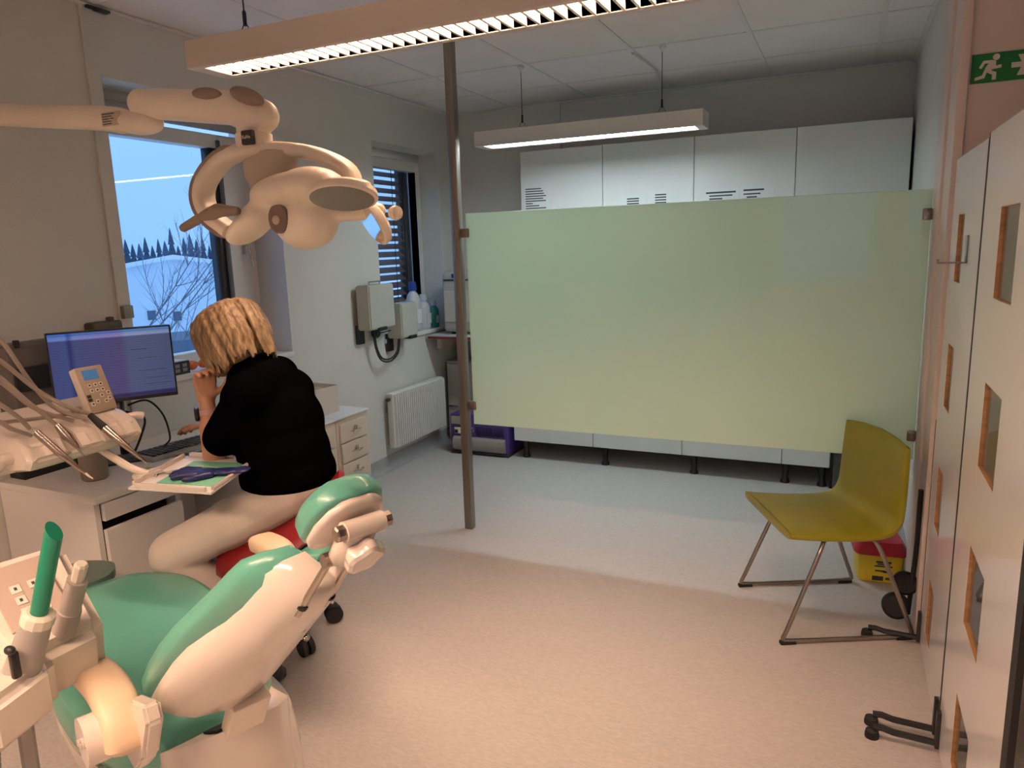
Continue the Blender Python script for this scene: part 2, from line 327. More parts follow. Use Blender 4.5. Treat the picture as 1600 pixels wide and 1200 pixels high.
# bare tree close to the window
tb = thing('bare_tree', 'bare leafless tree with thin budding branches just outside the window', 'tree', (-7.3, 5.35, -9))
rb = random.Random(11); trunk = nb(); twigs = nb()
tube(trunk, [(-7.3, 5.35, -9), (-7.25, 5.4, -3), (-7.2, 5.45, -.6), (-7.1, 5.5, .6)], [.16, .05], 8, 4)
def branch(p, d, ln, r, lev):
    pts = [Vector(p)]; dd = Vector(d).normalized()
    for s in range(7):
        dd = (dd + Vector((rb.uniform(-.12, .12), rb.uniform(-.12, .12), rb.uniform(-.06, .12)))).normalized(); pts.append(pts[-1] + dd * ln / 7)
    tube(twigs, pts, [r, r * .25], 5)
    if lev:
        for s in range(2, 7):
            for q in range(2 if lev > 1 else 1):
                sd = Vector((rb.uniform(-1, 1), rb.uniform(-1, 1), rb.uniform(-.2, 1))).normalized(); branch(pts[s], dd * .8 + sd * .75, ln * rb.uniform(.25, .45), r * .5, lev - 1)
Hd = Vector((.62, .78, 0))
for z, e, ln in ((-.9, .15, 2.2), (-.6, .35, 2.3), (-.3, .6, 2.4), (.0, .5, 2.2), (.1, 1.0, 2.4), (.3, 1.5, 1.9), (-1.2, .05, 2.0), (.4, .8, 2.0)):
    branch((-7.2 + rb.uniform(-.1, .1), 5.43 + rb.uniform(-.1, .1), z), Hd + Vector((0, 0, e)), ln, .011, 2)
for z, e, ln in ((-.5, .5, 1.6), (.1, 1.1, 1.8)): branch((-7.2, 5.43, z), Vector((-.6, -.7, e)), ln, .011, 2)
obj('trunk', trunk, mat('birch_bark', (.20, .21, .23), .9), tb); tw = obj('branches', twigs, mat('twig', (.16, .17, .20), .9), tb)

# ================================================================== LUMINAIRES
def luminaire(name, label, x0, x1, y0, y1, z0, h, color, power, louvre, cables, rec=.066):
    t = thing(name, label, 'ceiling light', ((x0 + x1) / 2, (y0 + y1) / 2, z0))
    b = nb(); e = .022
    for a in ((x0, x1, y0, y0 + e, z0, z0 + h), (x0, x1, y1 - e, y1, z0, z0 + h), (x0, x0 + .05, y0 + e, y1 - e, z0, z0 + h), (x1 - .05, x1, y0 + e, y1 - e, z0, z0 + h), (x0, x1, y0, y1, z0 + h - .006, z0 + h)): box(b, *a, .003)
    obj('housing', b, M_lum, t)
    em = mat('lamp_glow_%d' % len(MATS), color, 0.5, emis=color, estr=power)
    b = nb(); zt = z0 + (rec if louvre else .008); box(b, x0 + .05, x1 - .05, y0 + e, y1 - e, zt, zt + .006); obj('light_tube' if louvre else 'diffuser', b, em, t, smooth=False)
    if louvre:
        n = int((x1 - x0 - .1) / louvre)
        for i in range(1, n):
            x = x0 + .05 + i * louvre; b = nb(); prism(b, [(-.004, .002), (.004, .002), (.0012, rec - .016), (-.0012, rec - .016)], y1 - y0 - 2 * e, Matrix(((1, 0, 0, x), (0, 0, 1, y0 + e), (0, 1, 0, z0), (0, 0, 0, 1)))); obj('louvre_fin', b, M_fin, t, smooth=False)
    for cx in cables:
        b = nb(); ym = (y0 + y1) / 2; tube(b, [(cx, ym, z0 + h + .045), (cx, ym, ZC)], .0022, 6); tube(b, [(cx - .03, ym, z0 + h), (cx, ym, z0 + h + .05), (cx + .03, ym, z0 + h)], .0018, 6); lathe(b, [(.004, z0 + h + .035), (.006, z0 + h + .04), (.006, z0 + h + .075), (.003, z0 + h + .08)], 8, Matrix.Translation((cx, ym, 0))); obj('suspension_cable', b, M_black, t)
        b = nb(); lathe(b, [(.02, ZC - .001), (.02, ZC - .01), (.008, ZC - .02), (.004, ZC - .03)], 12, Matrix.Translation((cx, ym, 0))); obj('ceiling_cap', b, M_white, t)
    return t
luminaire('pendant_light', 'long beige pendant light with glowing warm louvre above the lamp arm', -1.875, -.02, 1.755, 1.915, 2.065, .082, WARM, P_NEAR, .038, (-1.70, -.25))
luminaire('pendant_light', 'shorter pendant light with cool white diffuser over the glass partition', -2.03, -.705, 3.985, 4.155, 2.082, .085, COOL, P_FAR, 0, (-1.755, -.939))
luminaire('pendant_light', 'warm pendant light hanging in the near half of the room', -2.1, -.25, -.37, -.21, 2.065, .082, WARM, P_REAR, .038, (-1.9, -.45), .026)
b = nb(); lathe(b, [(.055, ZC), (.055, ZC - .018), (.045, ZC - .03), (.02, ZC - .034)], 24, Matrix.Translation((-2.655, 4.47, 0))); tag(obj('smoke_detector', b, M_white), 'round white smoke detector on ceiling near the left wall', 'smoke detector')
b = nb(); tube(b, [(-1.106, 4.09, ZC - .012), (-1.09, 4.5, ZC - .02), (-1.15, 4.9, ZC - .03), (-1.2, YB - .005, ZC - .04)], .006, 6, 6); tag(obj('lamp_cable', b, M_white), 'white cable along the ceiling behind the cool pendant light', 'cable')

# ================================================================== GLASS PARTITION
YP = 3.30
b = nb(); box(b, -1.815, -1.770, YP - .03, YP + .015, 0, ZC, .004); po = tag(obj('steel_post', b, M_steel), 'tall brushed steel post holding left edge of frosted glass', 'post')
b = nb(); box(b, -1.745, .291, YP - .005, YP + .005, .585, 1.667, .002); gp = tag(obj('glass_partition', b, MATS['frosted_glass']), 'large frosted greenish glass panel between steel post and right wall', 'partition')
for z in (1.572, .685):
    for x0, x1 in ((-1.774, -1.727), (.262, XR - .024)):
        b = nb(); box(b, x0, x1, YP - .014, YP + .014, z - .022, z + .022, .004); cl = obj('clamp', b, M_steel, gp)
        b = nb(); lathe(b, [(.006, 0), (.006, .003), (.003, .003)], 10, Matrix.Translation(((x0 + x1) / 2, YP - .014, z)) @ Matrix.Rotation(PI / 2, 4, 'X')); obj('bolt', b, M_bronze, cl)

# ================================================================== BACK WALL CABINETS
ux = [-2.087, -1.494, -.897, -.300, .302]
nms = ['leftmost white wall cabinet with a typed notice on its door', 'second white wall cabinet from the left above the glass', 'third white wall cabinet from the left above the glass', 'rightmost white wall cabinet beside the right wall']
for i in range(4):
    t = thing('wall_cabinet', nms[i], 'cabinet', ((ux[i] + ux[i + 1]) / 2, 4.98, 1.42), group='white wall cabinets on the back wall')
    b = nb(); box(b, ux[i], ux[i + 1], 4.80, YB, 1.42, 2.13); obj('body', b, M_white, t, smooth=False)
    b = nb(); box(b, ux[i] + .002, ux[i + 1] - .002, 4.78, 4.799, 1.42, 2.135, .002); obj('door', b, M_cab, t)
lx = [-2.105, -1.514, -.911, -.301, -.03]
lbl = ['leftmost white base cabinet on black legs beside the purple machine', 'second white base cabinet from left on black legs', 'third white base cabinet from left on black legs', 'narrow white base cabinet at the right end behind yellow chair']
for i in range(4):
    t = thing('base_cabinet', lbl[i], 'cabinet', ((lx[i] + lx[i + 1]) / 2, 4.88, 0), group='white base cabinets under the worktop')
    b = nb(); box(b, lx[i], lx[i + 1], 4.60, YB - .02, .133, .86); obj('body', b, M_white, t, smooth=False)
    for z0, z1 in ((.133, .50), (.503, .86)):
        b = nb(); box(b, lx[i] + .002, lx[i + 1] - .002, 4.58, 4.599, z0, z1, .002); obj('drawer_front', b, M_cab, t)
    for x in ((lx[i] + .07,) if i < 3 else (lx[i] + .02, lx[i + 1] - .04)):
        b = nb(); lathe(b, [(.028, 0), (.028, .012), (.018, .03), (.018, .133)], 14, Matrix.Translation((x, 4.64, 0))); obj('leg', b, M_black, t)
        b = nb(); lathe(b, [(.028, 0), (.028, .012), (.018, .03), (.018, .133)], 14, Matrix.Translation((x, 5.05, 0))); obj('leg', b, M_black, t)
b = nb(); box(b, -2.12, -.02, 4.56, YB, .862, .90, .004); tag(obj('worktop', b, M_white), 'white worktop over the base cabinets behind frosted glass', 'worktop')
b = nb(); box(b, -.028, -.012, 4.60, YB - .02, 0.0, .862); tag(obj('end_panel', b, M_dark), 'dark end panel closing the row of base cabinets', 'panel')
def paper(x0, x1, z0, z1, label, lines, holder=False):
    t = thing('paper_notice', label, 'paper', ((x0 + x1) / 2, 4.778, z0), group='notices on the wall cabinets')
    b = nb(); box(b, x0, x1, 4.7765, 4.7785, z0, z1); obj('sheet', b, M_paper, t, smooth=False)
    for (u0, u1, v, hh) in lines:
        b = nb(); box(b, x0 + u0 * (x1 - x0), x0 + u1 * (x1 - x0), 4.7758, 4.7765, z0 + v * (z1 - z0) - hh, z0 + v * (z1 - z0) + hh); obj('text_line', b, M_ink, t, smooth=False)
rp = random.Random(5)
paper(-2.06, -1.86, 1.67, 1.965, 'tall typed white notice on the leftmost wall cabinet', [(.05, rp.uniform(.3, .85), .72 - .055 * k, .0035) for k in range(11)])
paper(-1.36, -1.20, 1.66, 1.80, 'left of two small notices on second wall cabinet', [(.2, .7, .85 - .11 * k, .004) for k in range(5)])
paper(-1.19, -1.03, 1.66, 1.81, 'right of two small notices on second wall cabinet', [(.3, .75, .9 - .11 * k, .004) for k in range(5)])
paper(-.82, -.62, 1.66, 1.81, 'left of two small notices on third wall cabinet', [(.0, .9, .85, .005), (.1, .8, .72, .004), (.1, .5, .6, .004)])
paper(-.615, -.415, 1.66, 1.815, 'right of two small notices on third wall cabinet', [(.1, .7, .85, .005), (.1, .6, .70, .004), (.2, .5, .58, .004)])

# ================================================================== FAR LEFT CORNER
M_shelf = mat('grey_shelf', (.52, .49, .46), .5)
t = thing('corner_shelf', 'grey corner shelf with red front edge below the narrow window', 'shelf', (-2.5, 4.9, .62))
b = nb(); box(b, XL + .002, -2.13, 4.63, YB - .016, .838, .868, .002); obj('shelf_board', b, M_shelf, t)
b = nb(); box(b, XL + .03, -2.13, 4.622, 4.63, .842, .860); obj('red_edge', b, mat('red_edge', (.25, .01, .015), .4), t)
for x in (-2.76, -2.3):
    b = nb(); box(b, x, x + .035, 4.68, 5.16, .76, .838, .002); obj('bracket', b, mat('beige_wood', (.45, .36, .27), .6), t)
t = thing('sterilizer', 'beige boxy sterilizer standing on the corner shelf behind steel post', 'sterilizer', (-2.5, 4.9, .868))
b = nb(); box(b, -2.715, -2.24, 4.70, 5.14, .885, 1.33, .035, seg=4); obj('body', b, mat('beige_case', (.43, .40, .34), .45), t)
b = nb(); box(b, -2.69, -2.27, 4.682, 4.702, .96, 1.19, .008); obj('door', b, mat('beige_door', (.47, .44, .37), .45), t)
b = nb(); box(b, -2.69, -2.27, 4.692, 4.70, 1.265, 1.275); obj('groove', b, M_black, t)
b = nb(); box(b, -2.62, -2.54, 4.69, 4.703, 1.285, 1.315, .003); obj('display', b, mat('blue_display', (.02, .05, .12), .2), t)
b = nb()
for x in (-2.66, -2.30):
    for y in (4.76, 5.08): lathe(b, [(.016, .868), (.016, .886)], 10, Matrix.Translation((x, y, 0)))
obj('feet', b, M_black, t)
t = thing('undershelf_cabinet', 'grey steel cabinet under the corner shelf behind purple machine', 'cabinet', (-2.5, 5.0, 0))
b = nb(); box(b, -2.79, -2.25, 4.86, YB - .06, .03, .64, .004); obj('body', b, mat('grey_steel', (.40, .38, .36), .5), t)
b = nb(); box(b, -2.785, -2.255, 4.848, 4.86, .05, .62, .003); d_ = obj('door', b, mat('grey_steel', (.4, .4, .4)), t)
b = nb(); box(b, -2.78, -2.70, 4.838, 4.848, .28, .295, .002); obj('handle', b, M_chrome, d_)
b = nb(); box(b, -2.77, -2.27, 4.88, 5.10, 0, .03); obj('plinth', b, M_black, t, smooth=False)
# purple machine
M_pur = mat('purple_case', (.075, .035, .20), .4); M_pg = mat('machine_grey', (.30, .28, .26), .4)
t = thing('compressor', 'purple and grey compressor box standing on floor behind steel post', 'compressor', (-2.37, 4.72, 0))
b = nb(); box(b, -2.615, -2.14, 4.56, 4.84, .02, .30, .012); obj('case', b, M_pur, t)
b = nb(); box(b, -2.61, -2.145, 4.56, 4.84, 0, .022); obj('base_plate', b, M_black, t)
b = nb(); prism(b, [(0, .03), (-.022, .05), (-.03, .085), (-.022, .12), (0, .135)], .42, Matrix(((0, 0, 1, -2.585), (1, 0, 0, 4.56), (0, 1, 0, 0), (0, 0, 0, 1)))); obj('front_panel', b, M_pg, t)
b = nb(); box(b, -2.60, -2.46, 4.548, 4.56, .225, .285, .006); obj('control_panel', b, M_pg, t)
b = nb(); box(b, -2.575, -2.52, 4.55, 4.561, .155, .20, .003); sw = obj('socket', b, M_signw, t); b = nb(); box(b, -2.57, -2.545, 4.544, 4.551, .16, .185); obj('switch', b, M_black, sw)
for i in range(11):
    b = nb(); x = -2.40 + i * .021; box(b, x, x + .012, 4.552, 4.5605, .15, .215); obj('vent_slot', b, mat('purple_dark', (.02, .008, .07), .6), t)
text('number', '75', .05, Matrix.Translation((-2.435, 4.556, .19)) @ Matrix.Rotation(PI / 2, 4, 'X'), mat('lilac', (.35, .30, .5), .5), t)
# detergent bottles on the sill
def jug(loc, h, r, label, capm, bodym):
    t = thing('detergent_bottle', label, 'bottle', loc); x, y, z = loc
    b = nb(); lathe(b, [(r * .9, z), (r, z + .01), (r, z + h * .62), (r * .75, z + h * .74), (r * .42, z + h * .8), (r * .42, z + h * .84)], 20, Matrix.Translation((x, y, 0)) @ Matrix.Diagonal((.8, 1, 1, 1))); obj('bottle_body', b, bodym, t)
    b = nb(); lathe(b, [(r * .5, z + h * .82), (r * .5, z + h * .9), (r * .42, z + h), (r * .3, z + h * 1.0)], 16, Matrix.Translation((x, y, 0))); obj('bottle_cap', b, capm, t)
    b = nb(); box(b, x + r * .7, x + r * .83, y - r * .55, y + r * .55, z + h * .15, z + h * .45, .003); obj('bottle_label', b, M_paper, t)
M_milk = mat('milky_plastic', (.55, .56, .60), .35)
jug((-2.90, 4.60, .905), .36, .062, 'white detergent bottle with tall blue cap on the window sill', mat('blue_cap', (.01, .06, .35), .4), M_milk)
jug((-2.90, 4.74, .905), .26, .058, 'white capped detergent bottle between blue-capped bottle and sterilizer', M_milk, M_milk)
jug((-2.885, 4.865, .905), .20, .045, 'small clear bottle with green base beside the white bottles', M_milk, mat('green_bottle', (.05, .30, .26), .4))
# dispensers
for nm, y0, y1, z0, z1, dx, lab in (('a', 3.775, 4.085, 1.00, 1.285, .0, 'larger left grey wall dispenser box with wire handle'), ('b', 4.10, 4.325, .91, 1.145, .02, 'smaller right grey wall dispenser box below the window')):
    t = thing('wall_dispenser', lab, 'dispenser', (XL + .07, (y0 + y1) / 2, z0 - .1), group='dispenser boxes beside the narrow window')
    b = nb(); prism(b, [(XL + .03, y0), (XL + .12 + dx, y0 + .02), (XL + .12 + dx, y1 - .01), (XL + .03, y1)], z1 - z0, Matrix.Translation((0, 0, z0)), .008); obj('tank', b, mat('tank_grey', (.45, .45, .39), .35), t)
    b = nb(); ym = (y0 + y1) / 2; tube(b, [(XL + .07, ym - .06, z1 - .003), (XL + .07, ym - .06, z1 + .018), (XL + .07, ym + .06, z1 + .018), (XL + .07, ym + .06, z1 - .003)], .004, 6); obj('wire_handle', b, M_bronze, t)
    b = nb(); box(b, XL + .002, XL + .03, y0 + .01, y0 + .07, z0 - .09, z0 + .03, .003); obj('clamp', b, M_black, t); b = nb(); box(b, XL + .09, XL + .13 + dx, y0 + .10, y0 + .19, z0 - .012, z0 + .012, .006); obj('tap', b, M_black, t)
    b = nb(); box(b, XL + .004, XL + .03, y0 + .07, y1 - .04, z0 - .08, z0 + .02, .002); bp_ = obj('back_plate', b, mat('plate_grey', (.5, .5, .47), .4), t)
    if nm == 'a':
        b = nb(); lathe(b, [(.03, 0), (.03, .03), (.02, .04)], 16, Matrix.Translation((XL + .03, y0 + .17, z0 - .035)) @ Matrix.Rotation(PI / 2, 4, 'Y')); tube(b, [(XL + .065, y0 + .17, z0 - .035), (XL + .075, y0 + .30, z0 - .03)], .004, 6); obj('knob', b, M_black, t)
for k, (r_, dy, lab) in enumerate(((.19, 0, 'outer black hose looping below the dispenser boxes'), (.165, .012, 'inner black hose looping below the dispenser boxes'))):
    b = nb(); tube(b, [(XL + .06, 3.90 + dy, .99), (XL + .065, 3.905 + dy, .88), (XL + .07, 3.95 + dy, .79 + .01 * k), (XL + .075, 4.05, .765 + .016 * k), (XL + .08, 4.14 - dy, .81 + .01 * k), (XL + .075, 4.175 - dy, .90)], .006, 8, 6); tag(obj('supply_hose', b, M_black), lab, 'hose')
# radiator
t = thing('radiator', 'low white ribbed panel radiator on the wall under narrow window', 'radiator', (XL + .06, 4.39, .15))
b = nb(); box(b, XL + .03, XL + .075, 4.045, 4.735, .155, .54, .004); obj('panel', b, M_white, t)
for i in range(26):
    y = 4.055 + i * .0262; b = nb(); prism(b, [(0, 0), (.022, .004), (.022, .014), (0, .018)], .37, Matrix.Translation((XL + .074, y, .162))); obj('rib', b, M_white, t, smooth=False)
b = nb(); tube(b, [(XL + .05, 4.05, .50), (XL + .05, 4.02, .50)], .012, 10); tube(b, [(XL, 4.15, .45), (XL + .03, 4.15, .45)], .01, 8); tube(b, [(XL, 4.65, .45), (XL + .03, 4.65, .45)], .01, 8); obj('valve', b, M_black, t)

# ================================================================== SMALL DRAWER UNITS
M_drw = mat('cream_metal', (.66, .58, .47), .45, noise=.03)
for u, (y0, y1, lab) in enumerate(((2.985, 3.265, 'right cream metal drawer unit nearest the radiator'), (2.70, 2.98, 'middle cream metal drawer unit partly behind the seated person'), (2.415, 2.695, 'left cream metal drawer unit hidden behind seated person'))):
    t = thing('drawer_unit', lab, 'drawers', (-2.61, (y0 + y1) / 2, 0), group='cream drawer units by the wall')
    b = nb(); box(b, XL + .06, -2.40, y0, y1, .035, .63, .004); obj('body', b, M_drw, t)
    b = nb()
    for x in (XL + .09, -2.44):
        for y in (y0 + .03, y1 - .03): lathe(b, [(.018, 0), (.018, .02), (.01, .036)], 10, Matrix.Translation((x, y, 0)))
    obj('feet', b, M_black, t)
    for k in range(5):
        z1 = .60 - k * .112; b = nb(); box(b, -2.401, -2.389, y0 + .022, y1 - .022, z1 - .104, z1, .003); d_ = obj('drawer', b, M_drw, t)
        b = nb(); ym = (y0 + y1) / 2; tube(b, [(-2.389, ym - .035, z1 - .055), (-2.37, ym - .035, z1 - .05), (-2.366, ym, z1 - .056), (-2.37, ym + .035, z1 - .05), (-2.389, ym + .035, z1 - .055)], .003, 6); box(b, -2.389, -2.374, ym - .003, ym + .008, z1 - .05, z1 - .028, .001); obj('handle', b, M_chrome, d_)
    b = nb(); box(b, XL + .05, -2.385, y0 - .001, y1 + .001, .63, .638, .002); obj('top_plate', b, mat('white_top', (.74, .76, .80), .3), t)
t = thing('paper_bag', 'open cream paper bag standing on the right drawer unit', 'bag', (-2.6, 3.06, .638))
b = nb(); y0, y1, x0, x1 = 2.965, 3.15, -2.68, -2.50
o1 = [(x0, y0), (x1, y0), (x1, y1), (x0, y1)]
ring_loft(b, [[Vector((x, y, .638)) for x, y in o1], [Vector((x, y, .785 + .006 * (i % 2))) for i, (x, y) in enumerate(o1)], [Vector((x * .97 - .0776, y * .97 + .092, .783)) for x, y in o1], [Vector((x * .97 - .0776, y * .97 + .092, .65)) for x, y in o1]]); obj('bag_body', b, mat('cream_paper', (.66, .58, .50), .8, noise=.06), t, smooth=False)
b = nb(); organic('contents', ell(nb(), (-2.59, 3.06, .74), (.07, .075, .045)), mat('kraft', (.45, .32, .20), .8), t, .008, 4)
t = thing('spray_bottle', 'white bottle with yellow band between paper bag and person', 'bottle', (-2.50, 2.905, .638))
b = nb(); lathe(b, [(.04, .638), (.042, .65), (.042, .74), (.03, .775), (.018, .79), (.018, .80)], 20, Matrix.Translation((-2.50, 2.905, 0))); obj('bottle_body', b, M_signw, t)
b = nb(); lathe(b, [(.0425, .735), (.0425, .748), (.036, .763)], 20, Matrix.Translation((-2.50, 2.905, 0))); obj('band', b, M_yplast, t)
b = nb(); lathe(b, [(.024, .795), (.03, .80), (.03, .83), (.012, .845)], 16, Matrix.Translation((-2.50, 2.905, 0))); obj('bottle_cap', b, M_signw, t)
b = nb(); tube(b, [(XL - .02, 2.90, .965), (XL + .03, 2.93, .985), (XL + .14, 2.95, .93), (XL + .25, 2.93, .80), (XL + .27, 2.90, .69), (XL + .27, 2.86, .645)], .008, 8, 6); tag(obj('power_cable', b, M_rubber), 'black cable hanging from window sill behind the person', 'cable')

# ================================================================== DESK
t = thing('desk', 'white desk with drawer pedestal under the near window', 'desk', (-2.56, 2.0, 0))
b = nb(); box(b, XL + .004, -2.295, 1.552, 2.40, .672, .70, .003); obj('desktop', b, M_white, t)
b = nb(); box(b, XL + .004, -2.312, 1.556, 1.576, .02, .672); box(b, XL + .004, -2.312, 1.885, 1.905, .02, .672); box(b, XL + .004, XL + .02, 1.576, 1.885, .02, .672); box(b, XL + .02, -2.33, 1.576, 1.885, .02, .04); obj('pedestal', b, M_white, t, smooth=False)
b = nb(); box(b, XL + .03, -2.36, 1.58, 1.88, .04, .66); obj('dark_interior', b, M_dark, t, smooth=False)
for z0, z1 in ((.597, .668), (.04, .572)):
    b = nb(); box(b, -2.315, -2.297, 1.58, 1.902, z0 if z0 < .5 else .604, z1, .002); obj('drawer_front', b, M_white, t)
b = nb(); box(b, XL + .004, -2.32, 2.375, 2.395, 0, .672); obj('side_leg', b, M_white, t, smooth=False)
b = nb(); box(b, XL + .03, XL + .05, 1.905, 2.375, .25, .672); obj('back_panel', b, M_white, t, smooth=False)
# monitor
mc = Vector((-2.545, 1.875, .70)); mdir = Vector((.23, .34, 0)).normalized(); mn = Vector((mdir.y, -mdir.x, 0))
t = thing('monitor', 'black wide computer monitor showing blue screen on the desk', 'monitor', mc)
FM = frame((mc.x, mc.y, 1.095), mdir, (0, 0, 1))
b = nb(); box(b, -.212, .212, -.142, .142, -.028, 0.0, .004, M=FM); obj('casing', b, M_black, t)
ms = bpy.data.materials.new('screen_image'); ms.use_nodes = True; n = ms.node_tree.nodes; l = ms.node_tree.links; bs = n['Principled BSDF']; bs.inputs['Base Color'].default_value = (.01, .01, .012, 1); bs.inputs['Roughness'].default_value = .25
tc = n.new('ShaderNodeTexCoord'); sp = n.new('ShaderNodeSeparateXYZ'); l.new(tc.outputs['UV'], sp.inputs[0])
r1 = n.new('ShaderNodeValToRGB'); l.new(sp.outputs['X'], r1.inputs[0]); r1.color_ramp.elements[0].color = (.05, .07, .22, 1); r1.color_ramp.elements[1].color = (.075, .095, .20, 1)
for pos, c in ((.13, (.05, .08, .24, 1)), (.16, (.02, .03, .16, 1)), (.2, (.06, .08, .22, 1)), (.58, (.085, .065, .19, 1)), (.63, (.085, .105, .22, 1))): e_ = r1.color_ramp.elements.new(pos); e_.color = c
r2 = n.new('ShaderNodeValToRGB'); l.new(sp.outputs['Y'], r2.inputs[0]); r2.color_ramp.interpolation = 'CONSTANT'; r2.color_ramp.elements[0].color = (.35, .25, .5, 1); r2.color_ramp.elements[1].position = .06; r2.color_ramp.elements[1].color = (1, 1, 1, 1)
e_ = r2.color_ramp.elements.new(.90); e_.color = (3.2, 3.2, 2.6, 1); e_ = r2.color_ramp.elements.new(.955); e_.color = (1.2, 2.2, 2.4, 1)
wv = n.new('ShaderNodeTexWave'); wv.bands_direction = 'Y'; wv.inputs['Scale'].default_value = 9; wv.inputs['Distortion'].default_value = 1.2; l.new(tc.outputs['UV'], wv.inputs[0])
r3 = n.new('ShaderNodeMapRange'); l.new(wv.outputs['Fac'], r3.inputs[0]); r3.inputs[3].default_value = .86; r3.inputs[4].default_value = 1.05
m1 = n.new('ShaderNodeMix'); m1.data_type = 'RGBA'; m1.blend_type = 'MULTIPLY'; m1.inputs[0].default_value = 1; l.new(r1.outputs[0], m1.inputs[6]); l.new(r2.outputs[0], m1.inputs[7])
m2 = n.new('ShaderNodeMix'); m2.data_type = 'RGBA'; m2.blend_type = 'MULTIPLY'; m2.inputs[0].default_value = 1; l.new(m1.outputs[2], m2.inputs[6]); l.new(r3.outputs[0], m2.inputs[7])
l.new(m2.outputs[2], bs.inputs['Emission Color']); bs.inputs['Emission Strength'].default_value = .75
me = bpy.data.meshes.new('screen'); q = [FM @ Vector(p) for p in ((-.205, -.128, .0012), (.205, -.128, .0012), (.205, .136, .0012), (-.205, .136, .0012))]
me.from_pydata([p - mc for p in q], [], [(0, 1, 2, 3)]); uv = me.uv_layers.new(); 
for i, c in enumerate(((0, 0), (1, 0), (1, 1), (0, 1))): uv.data[i].uv = c
me.materials.append(ms); so = bpy.data.objects.new('screen', me); C.objects.link(so); so.parent = t
for (u, v, ln) in ((.08, .02, .07), (.08, -.03, .10), (.10, -.06, .09), (.06, .055, .06), (.10, -.085, .09)):
    b = nb(); box(b, u, u + ln, v, v + .0014, .0013, .0018, M=FM); obj('text_line', b, mat('screen_ink', (.05, .06, .14), .5), so, smooth=False)
b = nb(); tube(b, [FM @ Vector((0, -.10, -.03)), FM @ Vector((0, -.36, -.05))], .018, 10); obj('stand_neck', b, M_black, t)
b = nb(); box(b, -.10, .10, -.395, -.385, -.15, -.01, .004, M=FM); obj('stand_base', b, M_black, t)
# boxes behind monitor
t = thing('wall_rack', 'dark equipment rack on the wall behind left monitor edge', 'rack', (XL + .05, 1.70, .70))
b = nb(); box(b, XL + .003, XL + .10, 1.60, 1.84, .93, 1.205, .012); obj('case', b, mat('rack_grey', (.13, .11, .095), .5), t)
b = nb(); box(b, XL + .10, XL + .115, 1.61, 1.84, 1.03, 1.12, .004); obj('tray', b, M_black, t)
b = nb(); box(b, XL + .09, XL + .112, 1.63, 1.645, 1.19, 1.22, .003); obj('latch', b, M_black, t)
b = nb(); box(b, XL + .003, XL + .09, 1.60, 1.84, .7, .93); obj('lower_case', b, M_black, t)
t = thing('webcam', 'small olive camera unit on the wall above the monitor', 'camera', (XL + .03, 2.06, 1.22))
b = nb(); box(b, XL + .003, XL + .06, 1.97, 2.11, 1.205, 1.245, .01); obj('body', b, mat('olive', (.075, .06, .035), .5), t)
b = nb(); lathe(b, [(.012, 0), (.016, .004), (.016, .018), (.008, .02)], 12, Matrix.Translation((XL + .035, 2.07, 1.242))); obj('knob', b, mat('olive', (.1, .1, .1)), t)
# cup
b = nb(); lathe(b, [(.04, .70), (.045, .705), (.050, .835), (.047, .835), (.043, .712)], 24, Matrix.Translation((-2.50, 1.705, 0))); tag(obj('cup', b, mat('taupe', (.24, .19, .155), .5)), 'plain taupe cup on the desk below instrument console', 'cup')
# keyboard
t = thing('keyboard', 'grey ergonomic keyboard with dark keys in front of monitor', 'keyboard', (-2.53, 2.14, .70), math.radians(84))
b = nb(); prism(b, [(-.21, -.09), (.21, -.09), (.22, .05), (0, .085), (-.22, .05)], .018, None, .004); obj('body', b, mat('kb_grey', (.36, .37, .38), .5), t, world=False)
kb_me = None
for r_ in range(5):
    for c_ in range(16):
        if kb_me is None: b = nb(); box(b, -.0095, .0095, -.009, .009, 0, .008, .002, seg=1); k0 = obj('key', b, mat('key_dark', (.05, .055, .06), .5), t, world=False); kb_me = k0.data
        else: k0 = bpy.data.objects.new('key', kb_me); C.objects.link(k0); k0.parent = t
        k0.location = (-.185 + c_ * .0245, -.065 + r_ * .024, .018)
t = thing('mobile_phone', 'black phone lying at the front of desk beside tray', 'phone', (-2.36, 2.06, .70), math.radians(60))
b = nb(); box(b, -.08, .08, -.038, .038, 0, .012, .004); obj('body', b, M_black, t, world=False)
b = nb(); box(b, .03, .065, -.03, .02, .012, .0125); obj('screen', b, mat('phone_glow', (.1, .2, .4), .1, emis=(.4, .6, .9), estr=.6), t, world=False, smooth=False)
b = nb(); tube(b, [(-2.60, 1.95, .92), (-2.56, 2.01, .93), (-2.54, 2.06, .86), (-2.54, 2.08, .76), (-2.55, 2.06, .73), (-2.56, 2.02, .708)], .004, 6, 6); tag(obj('mouse_cable', b, M_rubber), 'thin black cable curving down from monitor to the keyboard', 'cable')
b = nb(); tube(b, [(-2.62, 1.93, .90), (-2.58, 2.0, .86), (-2.61, 2.0, .78), (-2.63, 1.97, .706)], .005, 6, 6); tag(obj('monitor_cable', b, M_rubber), 'thicker black cable dropping behind monitor onto the desk', 'cable')
